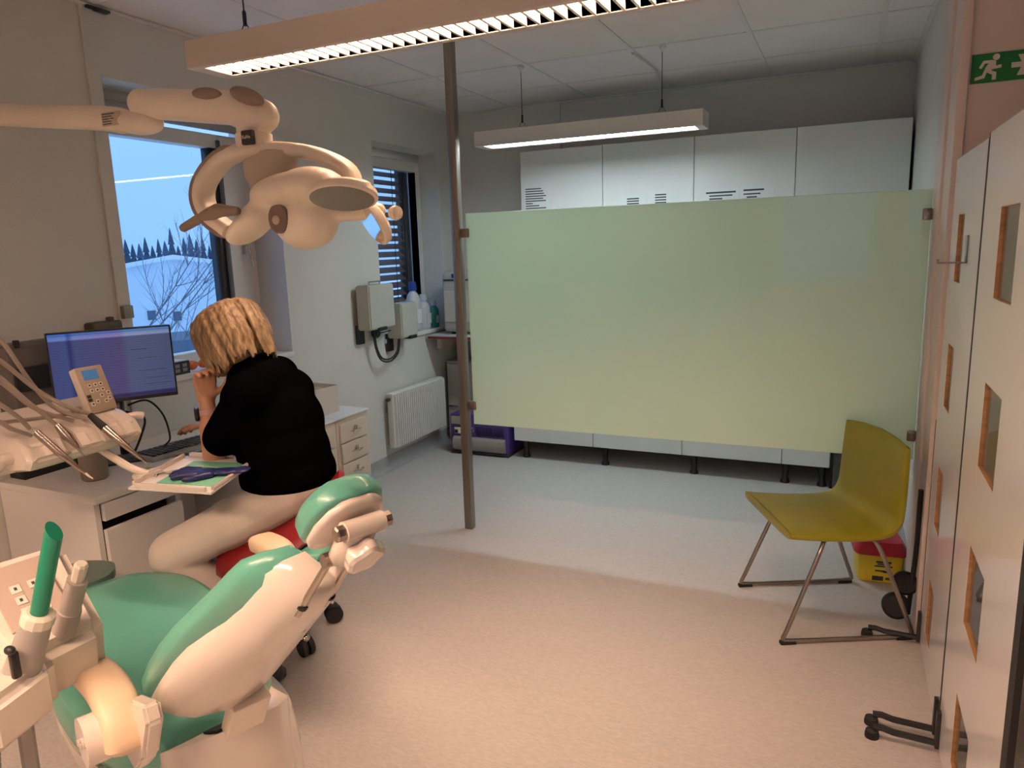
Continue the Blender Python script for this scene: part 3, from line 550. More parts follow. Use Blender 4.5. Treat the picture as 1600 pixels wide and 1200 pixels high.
# sill things
t = thing('wire_basket', 'small black perforated basket on the sill beside monitor', 'basket', (XL - .02, 2.43, .954))
b = nb(); box(b, XL - .10, XL + .01, 2.33, 2.47, .954, 1.015); obj('body', b, M_black, t, smooth=False)
for i in range(3):
    for k in range(2):
        b = nb(); box(b, XL + .0095, XL + .011, 2.345 + i * .042, 2.37 + i * .042, .966 + k * .022, .982 + k * .022); obj('hole', b, mat('grey_hole', (.25, .25, .27), .6), t, smooth=False)
b = nb(); box(b, XL - .09, XL, 2.335, 2.465, 1.012, 1.018); obj('paper', b, M_paper, t, smooth=False)
t = thing('protective_glasses', 'orange tinted protective glasses lying on the window sill', 'glasses', (XL - .03, 2.56, .954))
M_or = mat('orange_lens', (.62, .13, .02), .2)
b = nb(); 
for s in (-1, 1): ell(b, (XL - .03, 2.555 + s * .036, .98), (.012, .036, .024))
organic('lens', b, M_or, t, .004, 2)
b = nb(); 
for s in (-1, 1): tube(b, [(XL - .03, 2.555 + s * .07, .985), (XL - .10, 2.555 + s * .065, .975), (XL - .14, 2.555 + s * .06, .96)], .003, 6)
obj('temples', b, M_or, t)

# ================================================================== DENTAL CHAIR (local frame: x to head end, y to far side)
ca = math.radians(-22); ex = Vector((math.cos(ca), math.sin(ca), 0)); ey = Vector((-math.sin(ca), math.cos(ca), 0))
OX, OY = -1.62, .51
croot = ex * OX + ey * OY
ch = thing('dental_chair', 'mint green dental chair with cream shell and headrest', 'dental chair', croot, ca)
def L_(x, y, z): return Vector((x - OX, y - OY, z))
def cpart(nm, bm, m, par=None, **k): return obj(nm, bm, m, par if par else ch, world=False, **k)
# seat cushion: plan outline lofted
def outline(pts, n=48):
    P = spline([Vector((*p, 0)) for p in pts] + [Vector((*pts[0], 0))], 8)[:-1]; return P
so_ = [(-2.44, .44), (-2.45, .59), (-2.30, .715), (-2.02, .735), (-1.80, .72), (-1.60, .66), (-1.50, .52), (-1.52, .36), (-1.68, .275), (-1.95, .262), (-2.25, .33)]
so_p = outline(so_)
cx_, cy_ = -1.85, .51
def sc(p, s, z): return L_(cx_ + (p.x - cx_) * s - 0, cy_ + (p.y - cy_) * s, z + .05 * max(0, (p.x + 1.75)) ** 1)
b = nb(); ring_loft(b, [[sc(p, s, z) for p in so_p] for s, z in ((.86, .40), (.965, .412), (1.0, .44), (1.0, .475), (.985, .50), (.95, .513), (.88, .519), (.6, .515), (.2, .512))]); cpart('seat_cushion', b, M_green, autos=100)
b = nb(); ring_loft(b, [[sc(p, s, z) for p in so_p] for s, z in ((.80, .33), (.95, .35), (.985, .385), (.985, .409))]); cpart('seat_shell', b, M_shell)
b = nb(); fo = outline([(-2.62, .40), (-2.63, .50), (-2.54, .57), (-2.44, .52), (-2.45, .40)]); ring_loft(b, [[L_(p.x, p.y, z) for p in fo] for z in (.495, .521)]); cpart('foot_cover', b, mat('smoky_film', (.10, .16, .13), .3))
# backrest: sections along its length
bl = math.radians(44); lv = Vector((math.cos(bl), 0, math.sin(bl))); nv = Vector((-math.sin(bl), 0, math.cos(bl))); B0 = L_(-1.365, .462, .635)
def sect(l, hw, front, back, wrap, k=20):
    pts = []
    for i in range(k):
        t = 2 * PI * i / k; c, s = math.cos(t), math.sin(t)
        u = math.copysign(abs(c) ** .55, c) * hw; off = wrap * (u / hw) ** 2 if hw else 0
        d = (front if s > 0 else back) * math.copysign(abs(s) ** .6, s)
        pts.append(B0 + lv * l + Vector((0, u + .02 * l + (max(0, .135 - hw) * .5 if l > .1 else 0), 0)) + nv * (d + off))
    return pts
prof = [(-.02, .08, .3), (-.005, .118, .75), (.03, .132, 1), (.12, .135, 1), (.20, .131, 1), (.26, .122, 1), (.31, .108, 1), (.355, .094, 1), (.40, .084, 1), (.45, .077, 1), (.49, .070, .9), (.515, .055, .7), (.525, .03, .4)]
b = nb(); ring_loft(b, [sect(l, hw * .94, .012, .036 * q, .045) for l, hw, q in prof]); bk = cpart('back_shell', b, M_shell, autos=75)
prof2 = [(-.04, .07, .3), (-.02, .118, .8), (.02, .138, 1), (.12, .142, 1), (.20, .139, 1), (.27, .131, 1), (.33, .117, 1), (.38, .105, 1), (.43, .096, 1), (.47, .088, .95), (.50, .07, .7), (.515, .04, .4)]
b = nb(); ring_loft(b, [[p + nv * .018 for p in sect(l, hw * .95, .05 * q, .008, .045)] for l, hw, q in prof2]); cpart('back_cushion', b, M_green, autos=100)
b = nb(); ell(b, B0 + lv * .36 - nv * .026 + Vector((0, .05, 0)), (.004, .010, .005)); cpart('plug', b, M_black, bk)
# headrest
hb = math.radians(47); hl = Vector((math.cos(hb), 0, math.sin(hb))); hn = Vector((-math.sin(hb), 0, math.cos(hb))); H0 = L_(-.912, .518, 1.10)
def hsect(l, hw, fr, bkk, curve, k=20):
    pts = []
    for i in range(k):
        t = 2 * PI * i / k; c, s = math.cos(t), math.sin(t); u = math.copysign(abs(c) ** .6, c) * hw
        pts.append(H0 + hl * l + Vector((0, u, 0)) + hn * ((fr if s > 0 else bkk) * math.copysign(abs(s) ** .7, s) + curve))
    return pts
HS = .74
b = nb(); ring_loft(b, [hsect(l * HS, hw * HS, .040 * q, .010, .022) for l, hw, q in ((-.078, .04, .5), (-.068, .068, .9), (-.045, .082, 1.1), (0, .086, 1.05), (.04, .08, .95), (.068, .066, .85), (.085, .045, .7), (.092, .02, .4))]); cpart('head_cushion', b, M_green, autos=100)
b = nb(); ring_loft(b, [hsect(l * HS, hw * HS, .008, .010 * q, .008) for l, hw, q in ((-.075, .035, .5), (-.062, .066, 1), (-.03, .08, 1), (.02, .078, 1.2), (.06, .062, 1), (.08, .04, .8), (.087, .02, .4))]); hs = cpart('head_shell', b, M_shell, autos=100)
pc = H0 - hl * .01 - hn * .012
b = nb(); ring_loft(b, [[pc + hl * l + Vector((0, math.cos(t) * w_, 0)) - hn * (.010 + math.sin(t) * th) for t in [2 * PI * i / 16 for i in range(16)]] for l, w_, th in ((-.055, .018, .008), (-.04, .030, .018), (0, .032, .022), (.03, .028, .018), (.045, .018, .009))]); cpart('joint_housing', b, M_shell, autos=100)
hc = H0 + hl * .035 - hn * .022
b = nb(); tube(b, [hc + Vector((0, -.032, 0)), hc + Vector((0, .032, 0))], .0155, 18); cpart('hinge_barrel', b, M_shell)
for s in (-1, 1):
    b = nb(); tube(b, [hc + Vector((0, s * .032, 0)), hc + Vector((0, s * .044, 0)), hc + Vector((0, s * .046, 0))], [.012, .012, .009], 8); cpart('hinge_cap', b, M_bronze, smooth=False)
kc = H0 - hl * .002 - hn * .046
b = nb(); ring_loft(b, [[kc + hl * (math.cos(t) * (.034 + .003 * math.cos(5 * t)) * q) + Vector((0, math.sin(t) * (.028 + .0025 * math.cos(5 * t)) * q, 0)) - hn * d for t in [2 * PI * i / 40 for i in range(40)]] for d, q in ((-.012, .7), (-.003, .95), (.0, 1), (.011, 1), (.016, .85))]); cpart('release_knob', b, M_shell)
for s in (-1, 1):
    b = nb(); p0 = B0 + lv * .455 - nv * .024 + Vector((0, .038 + s * .024, 0)); p1_ = H0 - hl * .05 - hn * .02 + Vector((0, s * .024, 0)); tube(b, [p0, p1_], .0058, 12); rd = cpart('chrome_rod', b, M_bronze)
    b = nb(); d_ = (p1_ - p0).normalized(); tube(b, [p0 + d_ * .022, p0 + d_ * .028], .009, 12); cpart('rod_collar', b, M_rubber, rd)
b = nb(); q0 = H0 - hl * .05 - hn * .02; tube(b, [q0 + Vector((0, -.036, 0)), q0 + Vector((0, .036, 0))], .0115, 14); cpart('rod_clamp', b, M_bronze)
# arm rests
def armrest(yc, s, dx):
    b = nb(); pth = [L_(-1.87, yc, .725), L_(-1.70 + dx * .2, yc, .735), L_(-1.52 + dx * .8, yc, .715), L_(-1.42 + dx, yc, .665), L_(-1.375 + dx, yc, .60)]
    if s > 0: pth = [L_(-1.88, yc, .60), L_(-1.72, yc, .645), L_(-1.54, yc, .69), L_(-1.43, yc, .70), L_(-1.365, yc, .672), L_(-1.345, yc, .62)]
    P = spline(pth, 6); rings = []
    for i, p in enumerate(P):
        tn = (P[min(i + 1, len(P) - 1)] - P[max(i - 1, 0)]).normalized(); nn = Vector((0, 1, 0)).cross(tn); e = min(i, len(P) - 1 - i); f_ = min(1, (.45, .8, 1)[min(e, 2)])
        rings.append([p + Vector((0, math.copysign(abs(math.cos(t)) ** .6, math.cos(t)) * .038 * f_, 0)) + nn * (math.copysign(abs(math.sin(t)) ** .7, math.sin(t)) * .024 * f_) for t in [2 * PI * k / 16 for k in range(16)]])
    ring_loft(b, rings); ar = cpart('armrest', b, M_pad)
    b = nb(); tube(b, [L_(-1.395, .222, .645), L_(-1.395, .262, .645)] if s > 0 else [L_(-1.44 + dx, yc + .045, .63), L_(-1.44 + dx, yc - .02, .63)], .045 if s > 0 else .04, 28); bmesh.ops.bevel(b, geom=[e for e in b.edges if len(e.link_faces) == 2 and e.calc_face_angle(0) > 1], offset=.008, segments=3, affect='EDGES'); pv = cpart('arm_pivot', b, M_shell)
    if s > 0: b = nb(); prism(b, [(-1.46, .55), (-1.46, .62), (-1.38, .70), (-1.28, .735), (-1.27, .70), (-1.33, .60), (-1.40, .54)], .03, Matrix(((1, 0, 0, -OX), (0, 0, 1, .30 - OY), (0, 1, 0, 0), (0, 0, 0, 1))), .006); cpart('arm_bracket', b, M_shell)
    return pv
pv = armrest(.285, 1, 0); armrest(.775, -1, -.24)
text('embossed_name', 'KaVo', .028, Matrix.Translation(L_(-1.395, .2205, .645)) @ Matrix.Rotation(math.radians(150), 4, 'Y') @ Matrix.Rotation(PI / 2, 4, 'X'), mat('emboss', (.60, .52, .44), .3), pv, .002, False)
b = nb()
# base
b = nb(); bo = outline([(-2.05, .38), (-2.05, .66), (-1.85, .73), (-1.58, .72), (-1.46, .60), (-1.46, .46), (-1.55, .35), (-1.80, .33)])
bcx, bcy = -1.75, .53
ring_loft(b, [[L_(bcx + (p.x - bcx) * s, bcy + (p.y - bcy) * s, z) for p in bo] for s, z in ((1.12, 0), (1.14, .02), (1.10, .06), (1.0, .10), (.98, .30), (.92, .40), (.7, .44))]); cpart('base', b, M_shell)
b = nb(); lo = [(-1.95, .40), (-1.95, .64), (-1.55, .66), (-1.40, .60), (-1.37, .52), (-1.40, .43), (-1.55, .37)]
ring_loft(b, [[L_(p.x, p.y, z + max(0, p.x + 1.55) * sl__) for p in outline(lo)] for z, sl__ in ((.10, .3), (.30, .5), (.455, .55))]); bmesh.ops.bevel(b, geom=[e for e in b.edges if len(e.link_faces) == 2 and e.calc_face_angle(0) > .9], offset=.015, segments=3, affect='EDGES'); lh = cpart('lift_housing', b, M_shell)
b = nb(); box(b, -.016, .016, -.04, .04, -.02, .15, .004, M=Matrix.Translation(L_(-1.41, .505, .50)) @ Matrix.Rotation(.55, 4, 'Y')); cpart('back_lever', b, M_shell2)
b = nb(); box(b, -.05, .05, -.045, .045, -.004, .003, M=Matrix.Translation(L_(-1.435, .50, .522)) @ Matrix.Rotation(-.5, 4, 'Y')); cpart('slot', b, M_dark, lh, smooth=False)

# ================================================================== ASSISTANT CONSOLE (bottom left)
ac = thing('suction_console', 'cream suction holder console with green suction tip at chair side', 'suction console', (-1.45, .60, .30))
b = nb(); ring_loft(b, [[Vector((x, y, z)) for x, y, z in r] for r in (
    [(-1.33, .70, .68), (-1.30, .86, .68), (-1.52, .92, .75), (-1.60, .75, .75)],
    [(-1.31, .70, .79), (-1.29, .86, .80), (-1.50, .93, .92), (-1.60, .75, .90)])]); bmesh.ops.bevel(b, geom=list(b.edges), offset=.022, segments=4, affect='EDGES'); kb = obj('keypad_housing', b, M_shell, ac)
FK = frame((-1.425, .80, .864), (-.24, .07, .12), (-.05, -.17, -.01))
FKz = FK.to_3x3() @ Vector((0, 0, 1))
if FKz.z < 0: FK = frame((-1.425, .80, .864), (.22, -.06, -.12), (-.05, -.17, -.01))
b = nb(); box(b, -.085, .085, -.05, .05, -.002, .003, .001, M=FK); kp = obj('keypad_plate', b, mat('taupe_plate', (.46, .37, .31), .4), ac)
for i in range(3):
    for k in range(2):
        b = nb(); box(b, -.06 + i * .032, -.038 + i * .032, -.025 + k * .03, -.007 + k * .03, .003, .0055, .001, M=FK); bt = obj('button', b, M_signw, kp)
        b = nb(); box(b, -.053 + i * .032, -.045 + i * .032, -.018 + k * .03, -.013 + k * .03, .0055, .006, M=FK); obj('button_icon', b, M_red if (i + k) == 0 else M_ink, bt, smooth=False)
b = nb(); ell(b, FK @ Vector((.07, .03, .004)), (.003, .003, .003)); obj('indicator', b, mat('led', (.5, .6, .1), .3, emis=(.7, .8, .1), estr=1.0), kp)
b = nb(); ring_loft(b, [[Vector((x, y, z)) for x, y in ((-1.23, .60), (-1.27, .74), (-1.36, .78), (-1.52, .72), (-1.52, .52), (-1.30, .50))] for z in (.69, .79)]); bmesh.ops.bevel(b, geom=list(b.edges), offset=.018, segments=3, affect='EDGES'); obj('holder_body', b, M_shell, ac)
b = nb(); ring_loft(b, [[Vector((x, y, z)) for x, y in ((-1.30, .49), (-1.33, .60), (-1.50, .60), (-1.50, .45), (-1.36, .45))] for z in (.66, .77)]); bmesh.ops.bevel(b, geom=list(b.edges), offset=.016, segments=3, affect='EDGES'); obj('front_holder', b, M_shell, ac)
s0 = Vector((-1.315, .70, .76)); s1 = Vector((-1.262, .72, .885)); s2 = Vector((-1.185, .725, 1.06)); sd = (s1 - s0).normalized()
b = nb(); tube(b, [s0, s0 + sd * .05, s1 - sd * .01], [.032, .029, .025], 18); hd = obj('suction_handle', b, M_grey, ac)
b = nb(); tube(b, [s1 - sd * .015, s1 - sd * .01, s1 + sd * .008, s1 + sd * .012], [.024, .027, .027, .021], 12); obj('collar', b, M_signw, hd, smooth=False)
b = nb(); box(b, s0.x - .012 + .055, s0.x + .055, s0.y - .035, s0.y - .02, s0.z + .035, s0.z + .085, .004); ell(b, (s0.x + .05, s0.y - .032, s0.z + .09), (.011, .008, .008)); obj('slider', b, M_black, hd)
b = nb(); dd = (s2 - s1).normalized(); P = [s1, s1 + dd * .185]; tube(b, P, [.0145, .0145], 20)
for v in b.verts:
    if (v.co - P[1]).length < .02: v.co += dd * ((v.co - P[1]).dot(rt) * -.9)
tip = obj('suction_tip', b, mat('green_tube', (.0, .23, .13), .3), ac)
p0 = Vector((-1.33, .80, .80)); p1 = Vector((-1.245, .80, .955)); dd = (p1 - p0).normalized()
b = nb(); tube(b, [p0, p0 + dd * .06, p0 + dd * .062, p1 - dd * .04], [.022, .021, .019, .018], 16); h2 = obj('saliva_handle', b, M_grey, ac)
b = nb(); tube(b, [p1 - dd * .042, p1 - dd * .005, p1], [.011, .0125, .009], 8); obj('saliva_tip', b, M_signw, h2, smooth=False)
def hose(nm, pts, r, par, m, ribs=0):
    P = spline(pts, 10); b = nb()
    if ribs:
        Q = []; R = []
        L = sum((P[i + 1] - P[i]).length for i in range(len(P) - 1)); n_ = int(L / ribs)
        acc = [0]
        for i in range(len(P) - 1): acc.append(acc[-1] + (P[i + 1] - P[i]).length)
        for k in range(n_ * 4 + 1):
            s = L * k / (n_ * 4); i = max(j for j in range(len(P)) if acc[j] <= s + 1e-9); i = min(i, len(P) - 2); u = (s - acc[i]) / (acc[i + 1] - acc[i]); Q.append(P[i].lerp(P[i + 1], u)); R.append(r * (1.0, .95, .88, .95)[k % 4])
        tube(b, Q, R, 14)
    else: tube(b, P, r, 10)
    return obj(nm, b, m, par)
hose('suction_hose', [(-1.33, .64, .70), (-1.345, .63, .55), (-1.36, .62, .40), (-1.42, .64, .22), (-1.60, .70, .08)], .024, ac, M_grey, .011)
hose('saliva_hose', [(-1.30, .69, .70), (-1.305, .69, .55), (-1.32, .70, .40), (-1.40, .74, .22), (-1.60, .80, .10)], .014, ac, M_grey)
hose('carrier_arm', [(-1.56, .62, .72), (-1.75, .62, .60), (-1.90, .70, .40), (-1.92, .76, .20)], .03, ac, M_shell)

# ================================================================== INSTRUMENT CONSOLE
ic = thing('instrument_console', 'cream dental instrument console with handpieces and hoses over desk', 'dental console', (-2.18, 1.38, .92))
b = nb(); pr_ = [(-2.28, .955), (-2.10, .915), (-2.035, .925), (-2.015, .955), (-2.04, .995), (-2.10, 1.02), (-2.17, 1.035), (-2.28, 1.06), (-2.33, 1.04)]
rings = []
for y, s in ((1.195, .90), (1.205, .98), (1.22, 1), (1.535, 1), (1.55, .98), (1.56, .90)): rings.append([Vector((-2.17 + (x + 2.17) * s, y, .99 + (z - .99) * s)) for x, z in pr_])
ring_loft(b, rings); bmesh.ops.bevel(b, geom=[e for e in b.edges if abs(e.verts[0].co.y - e.verts[1].co.y) > .1], offset=.008, segments=3, affect='EDGES'); cb = obj('console_body', b, M_shell, ic)
for i in range(4):
    y = 1.265 + i * .075; b = nb(); prism(b, [(-2.012, .957), (-2.006, .962), (-2.036, 1.002), (-2.10, 1.028), (-2.10, 1.018)], .035, Matrix(((1, 0, 0, 0), (0, 0, 1, y), (0, 1, 0, 0), (0, 0, 0, 1))), .003); obj('rest_ridge', b, M_shell, cb)
b = nb(); tube(b, [(-2.10, 1.20, .96), (-2.10, 1.17, .958), (-2.09, 1.14, .945), (-2.07, 1.02, .925)], .017, 14, 4); obj('near_handle', b, M_shell, ic)
b = nb(); tube(b, [(-2.12, 1.555, .985), (-2.11, 1.60, .99), (-2.10, 1.625, .985)], .014, 12, 4); obj('far_handle', b, M_shell, ic)
# keypad display unit
FQ = frame((-2.135, 1.50, 1.10), (.0, 1, .0), (-.36, .0, .94))
b = nb(); box(b, -.048, .048, -.075, .075, -.03, 0, .006, M=FQ); kd = obj('keypad_unit', b, M_shell, ic)
b = nb(); box(b, -.044, .044, -.072, .072, .0, .002, .001, M=FQ); obj('keypad_face', b, mat('khaki_face', (.42, .34, .26), .4), kd)
b = nb(); box(b, -.028, .022, .03, .062, .002, .003, M=FQ); obj('small_display', b, mat('lcd', (.05, .15, .32), .2, emis=(.04, .14, .32), estr=.5), kd, smooth=False)
for i, (u, v) in enumerate(((-.02, .012), (0, .012), (.018, .012), (-.018, -.006), (.0, -.006), (.018, -.006), (.008, -.025), (.032, -.02), (.03, -.038), (.016, -.045), (-.012, -.042), (-.03, -.048))):
    b = nb(); box(b, u - .0065, u + .0065, v - .006, v + .006, .002, .004, .001, M=FQ); bt = obj('key', b, M_signw, kd)
    b = nb(); box(b, u - .003, u + .003, v - .0025, v + .0025, .004, .0045, M=FQ); obj('key_icon', b, M_ink, bt, smooth=False)
for u, v in ((-.034, -.022), (-.034, -.034)):
    b = nb(); box(b, u - .007, u + .007, v - .005, v + .005, .002, .004, .001, M=FQ); obj('dark_key', b, M_black, kd)
M_hose = mat('hose_beige', (.40, .32, .265), .5)
M_hp = mat('handpiece_steel', (.42, .34, .29), .25, 1.0)
def hp(pts, radii, tipm, hosepts, hm=M_hose, collar=True, nm='handpiece'):
    P = [Vector(p) for p in pts]; b = nb(); tube(b, P, radii, 14); o = obj(nm, b, M_hp, ic)
    if collar:
        d = (P[1] - P[0]).normalized(); b = nb(); tube(b, [P[0] - d * .05, P[0] - d * .002, P[0] + d * .012], [radii[0] * .8, radii[0] * 1.02, radii[0] * 1.05], 14); obj('grip_collar', b, M_rubber, o)
    b = nb(); d = (P[-1] - P[-2]).normalized(); tube(b, [P[-1] - d * .002, P[-1] + d * .012 + Vector((0, 0, -.002)), P[-1] + d * .02 + Vector((.006, 0, -.003))], [radii[-1] * .9, radii[-1] * .7, .0018], 8); obj('tip', b, tipm, o)
    b = nb(); tube(b, hosepts, .0062, 10, 8); obj('hose', b, hm, o)
    return o
back = lambda y, z: [(-2.02, .98, z), (-2.12, .97, z - .12), (-2.24, 1.05, 1.05), (-2.26, y, 1.04)]
hp([(-2.030, 1.232, 1.032), (-1.985, 1.255, .975), (-1.962, 1.27, .945), (-1.948, 1.282, .922), (-1.935, 1.292, .905)], [.0105, .0105, .0085, .006, .004], M_signw, list(reversed([(-2.04, 1.222, 1.045), (-2.02, 1.187, 1.085), (-2.002, 1.135, 1.134), (-2.006, 1.07, 1.20)] + back(1.23, 1.28))), collar=False)
hp([(-2.052, 1.307, 1.033), (-2.03, 1.315, 1.0), (-2.02, 1.318, .988), (-2.008, 1.323, .972), (-2.001, 1.325, .962)], [.009, .013, .009, .007, .004], M_chrome, list(reversed([(-2.055, 1.305, 1.036), (-2.05, 1.275, 1.07), (-2.033, 1.22, 1.126), (-2.023, 1.158, 1.20), (-2.008, 1.08, 1.27)] + back(1.3, 1.34))), collar=False)
hp([(-2.025, 1.425, 1.005), (-1.995, 1.43, .98), (-1.965, 1.443, .948), (-1.945, 1.457, .92), (-1.929, 1.471, .897)], [.0115, .012, .010, .0065, .005], M_hp, list(reversed([(-2.045, 1.42, 1.02), (-2.067, 1.419, 1.04), (-2.056, 1.356, 1.073), (-2.061, 1.275, 1.14), (-2.024, 1.165, 1.245), (-2.009, 1.08, 1.31)] + back(1.4, 1.38))))
for pts in ([(-2.064, 1.405, 1.028), (-2.08, 1.33, 1.075), (-2.07, 1.266, 1.161), (-2.025, 1.175, 1.30), (-2.008, 1.09, 1.39), (-2.03, .98, 1.42), (-2.16, .97, 1.25), (-2.25, 1.1, 1.06)], [(-2.075, 1.37, 1.03), (-2.065, 1.26, 1.092), (-2.022, 1.156, 1.19), (-2.0, 1.07, 1.25), (-2.1, .97, 1.15), (-2.25, 1.08, 1.04)], [(-2.06, 1.235, 1.02), (-2.01, 1.16, 1.06), (-1.999, 1.10, 1.10), (-2.06, 1.0, 1.08), (-2.24, 1.08, 1.02)], [(-2.17, 1.46, 1.04), (-2.12, 1.42, 1.055), (-2.09, 1.36, 1.05), (-2.10, 1.28, 1.055), (-2.08, 1.15, 1.07), (-2.14, 1.05, 1.05), (-2.24, 1.12, 1.04)]):
    b = nb(); tube(b, list(reversed(pts)), .006, 10, 8); obj('hose', b, M_hose, ic)
b = nb(); tube(b, [(-2.22, 1.40, .955), (-2.22, 1.40, .92)], .05, 20); obj('swivel', b, M_shell, ic)
b = nb(); tube(b, [(-2.22, 1.40, .915), (-2.30, 1.22, .90), (-2.45, .98, .88), (-2.56, .84, .87)], [.035, .03], 14, 6); obj('support_arm', b, M_shell, ic)
# tray arm + tray
tr = thing('instrument_tray', 'white instrument tray with raised rim in front of person', 'tray', (-1.83, 1.58, .83))
tp = [Vector((-1.911, 1.399, 0)), Vector((-1.63, 1.449, 0)), Vector((-1.753, 1.771, 0)), Vector((-2.026, 1.712, 0))]
def inset(s): c = sum(tp, Vector()) / 4; return [c + (p - c) * s for p in tp]
b = nb(); prism(b, [(p.x, p.y) for p in inset(1)], .006, Matrix.Translation((0, 0, .824))); obj('tray_base', b, M_white, tr, smooth=False)
for i in range(4):
    a_, b_ = tp[i], tp[(i + 1) % 4]; d = (b_ - a_).normalized(); nrm = Vector((-d.y, d.x, 0)); A = a_ + d * .02; B = b_ - d * .02
    b = nb(); prism(b, [(A.x, A.y), (B.x, B.y), (B.x + nrm.x * .010, B.y + nrm.y * .010), (A.x + nrm.x * .010, A.y + nrm.y * .010)], .014 if i != 1 else .010, Matrix.Translation((0, 0, .830)), .002); obj('rim', b, M_shell, tr)
b = nb(); tube(b, [(-2.12, 1.46, .925), (-2.06, 1.46, .90), (-1.99, 1.47, .865), (-1.95, 1.50, .838)], .012, 12, 5); obj('tray_arm', b, M_shell, tr)
b = nb(); prism(b, [(-1.985, 1.47), (-1.93, 1.46), (-1.925, 1.54), (-1.98, 1.55)], .016, Matrix.Translation((0, 0, .826)), .003); obj('arm_bracket', b, M_shell, tr)
# sheet, glove, handpiece
c_ = sum(tp, Vector()) / 4
sh_ = [c_ + (p - c_) * .68 + Vector((.022, .0, 0)) for p in tp]
b = nb(); prism(b, [(p.x, p.y) for p in sh_], .0012, Matrix.Translation((0, 0, .8305))); tag(obj('mint_sheet', b, mat('mint_paper', (.17, .48, .34), .7), smooth=False), 'mint green paper sheet lying in the white tray', 'sheet')
gm = frame((-1.755, 1.575, .842), (-.85, -.52, 0), (.52, -.85, 0)) @ Matrix.Scale(1.15, 4)   # x from cuff to fingers
b = nb(); Z0 = 0
def gp_(u, v, z=.0): return gm @ Vector((u, v, z))
GR = gm.to_3x3().normalized().to_4x4()
ell(b, gp_(.022, 0), (.046, .038, .0095), GR, 3); ell(b, gp_(-.035, .0), (.058, .030, .0085), GR, 3); ell(b, gp_(-.075, -.004), (.028, .034, .007), GR, 2)
for v0, v1, ln in ((-.027, -.040, .048), (-.010, -.014, .060), (.008, .010, .058), (.024, .033, .048)):
    cap(b, gp_(.04, v0), gp_(.05 + ln * .5, (v0 + v1) / 2, .003), .0105, .0095); cap(b, gp_(.05 + ln * .5, (v0 + v1) / 2, .003), gp_(.045 + ln, v1, -.001), .0095, .0075)
cap(b, gp_(.0, .026), gp_(.035, .050), .012, .0095); cap(b, gp_(.035, .050), gp_(.058, .056), .0095, .0075)
gl = organic('rubber_glove', b, mat('blue_nitrile', (.010, .014, .105), .4, noise=.25, nscale=30, bump=.4, bscale=45), None, .0035, 2); tag(gl, 'crumpled dark blue rubber glove lying on the mint sheet', 'glove')
t = thing('dental_scaler', 'beige handled dental instrument lying on the mint sheet', 'dental instrument', (-1.88, 1.60, .832))
b = nb(); tube(b, [(-1.845, 1.62, .8365), (-1.87, 1.58, .8365), (-1.895, 1.545, .8365), (-1.905, 1.53, .8365)], [.006, .0065, .006, .004], 12); obj('handle', b, M_grey, t)
b = nb(); tube(b, [(-1.905, 1.53, .8365), (-1.915, 1.512, .8365), (-1.912, 1.50, .836)], [.004, .0035, .0035], 10); ell(b, (-1.91, 1.497, .837), (.006, .006, .005)); obj('metal_head', b, M_chrome, t)
b = nb(); prism(b, [(-2.42, 1.80), (-2.34, 1.82), (-2.36, 1.89), (-2.43, 1.87)], .002, Matrix.Translation((0, 0, .7002))); tag(obj('sticky_note', b, mat('yellow_note', (.50, .47, .10), .7), smooth=False), 'yellow sticky note on the desk beside the cup', 'note')

# ================================================================== OPERATING LAMP
lp = thing('operating_lamp', 'cream dental operating lamp with ring yoke and two round mirrors', 'dental lamp', (-2.60, .80, 0))
b = nb(); tube(b, spline([(-2.60, .80, 2.0), (-2.56, 1.2, 1.98), (-2.48, 1.46, 1.958), (-2.36, 1.5, 1.942), (-1.95, 1.5, 1.893), (-1.86, 1.5, 1.876)], 6), [.030, .036], 18); ell(b, (-1.80, 1.5, 1.868), (.085, .042, .034), Matrix.Rotation(.12, 4, 'Y')); organic('lower_arm', b, M_shell2, lp, .006, 4)
b = nb(); tube(b, [(-2.60, .80, 0), (-2.60, .80, .02), (-2.60, .80, .03), (-2.60, .80, 2.05)], [.16, .16, .038, .038], 20); obj('lamp_post', b, M_shell2, lp)
b = nb(); box(b, -1.905, -1.83, 1.4655, 1.4672, 1.862, 1.898, M=None); lbp = obj('type_label', b, mat('label_beige', (.55, .45, .35), .5), lp, smooth=False)
for k in range(5):
    b = nb(); box(b, -1.902, -1.85 - rp.uniform(0, .03), 1.4648, 1.4655, 1.892 - k * .0065, 1.8945 - k * .0065); obj('text_line', b, M_ink, lbp, smooth=False)
b = nb(); lathe(b, [(.031, 1.86), (.031, 1.885), (.028, 1.888), (.031, 1.891), (.031, 1.92)], 24, Matrix.Translation((-1.775, 1.5, 0))); obj('elbow_joint', b, M_shell2, lp)
b = nb(); cap(b, (-1.775, 1.5, 1.915), (-1.46, 1.5, 1.872), .042, .044); organic('upper_arm', b, M_shell2, lp, .006, 3)
b = nb(); ell(b, (-1.505, 1.465, 1.905), (.05, .012, .016), Matrix.Rotation(.14, 4, 'Y')); obj('arm_inlay', b, M_brown, lp)
b = nb(); cap(b, (-1.43, 1.5, 1.862), (-1.36, 1.5, 1.842), .047, .042); cap(b, (-1.395, 1.5, 1.84), (-1.395, 1.5, 1.79), .044, .042); organic('head_joint', b, M_shell2, lp, .006, 3)
b = nb(); ell(b, (-1.37, 1.462, 1.885), (.055, .018, .02), Matrix.Rotation(.35, 4, 'Y')); obj('joint_inlay', b, M_brown, lp)
b = nb(); lathe(b, [(.045, 1.765), (.046, 1.80), (.043, 1.803)], 24, Matrix.Translation((-1.395, 1.5, 0))); nk = obj('neck', b, M_shell2, lp)
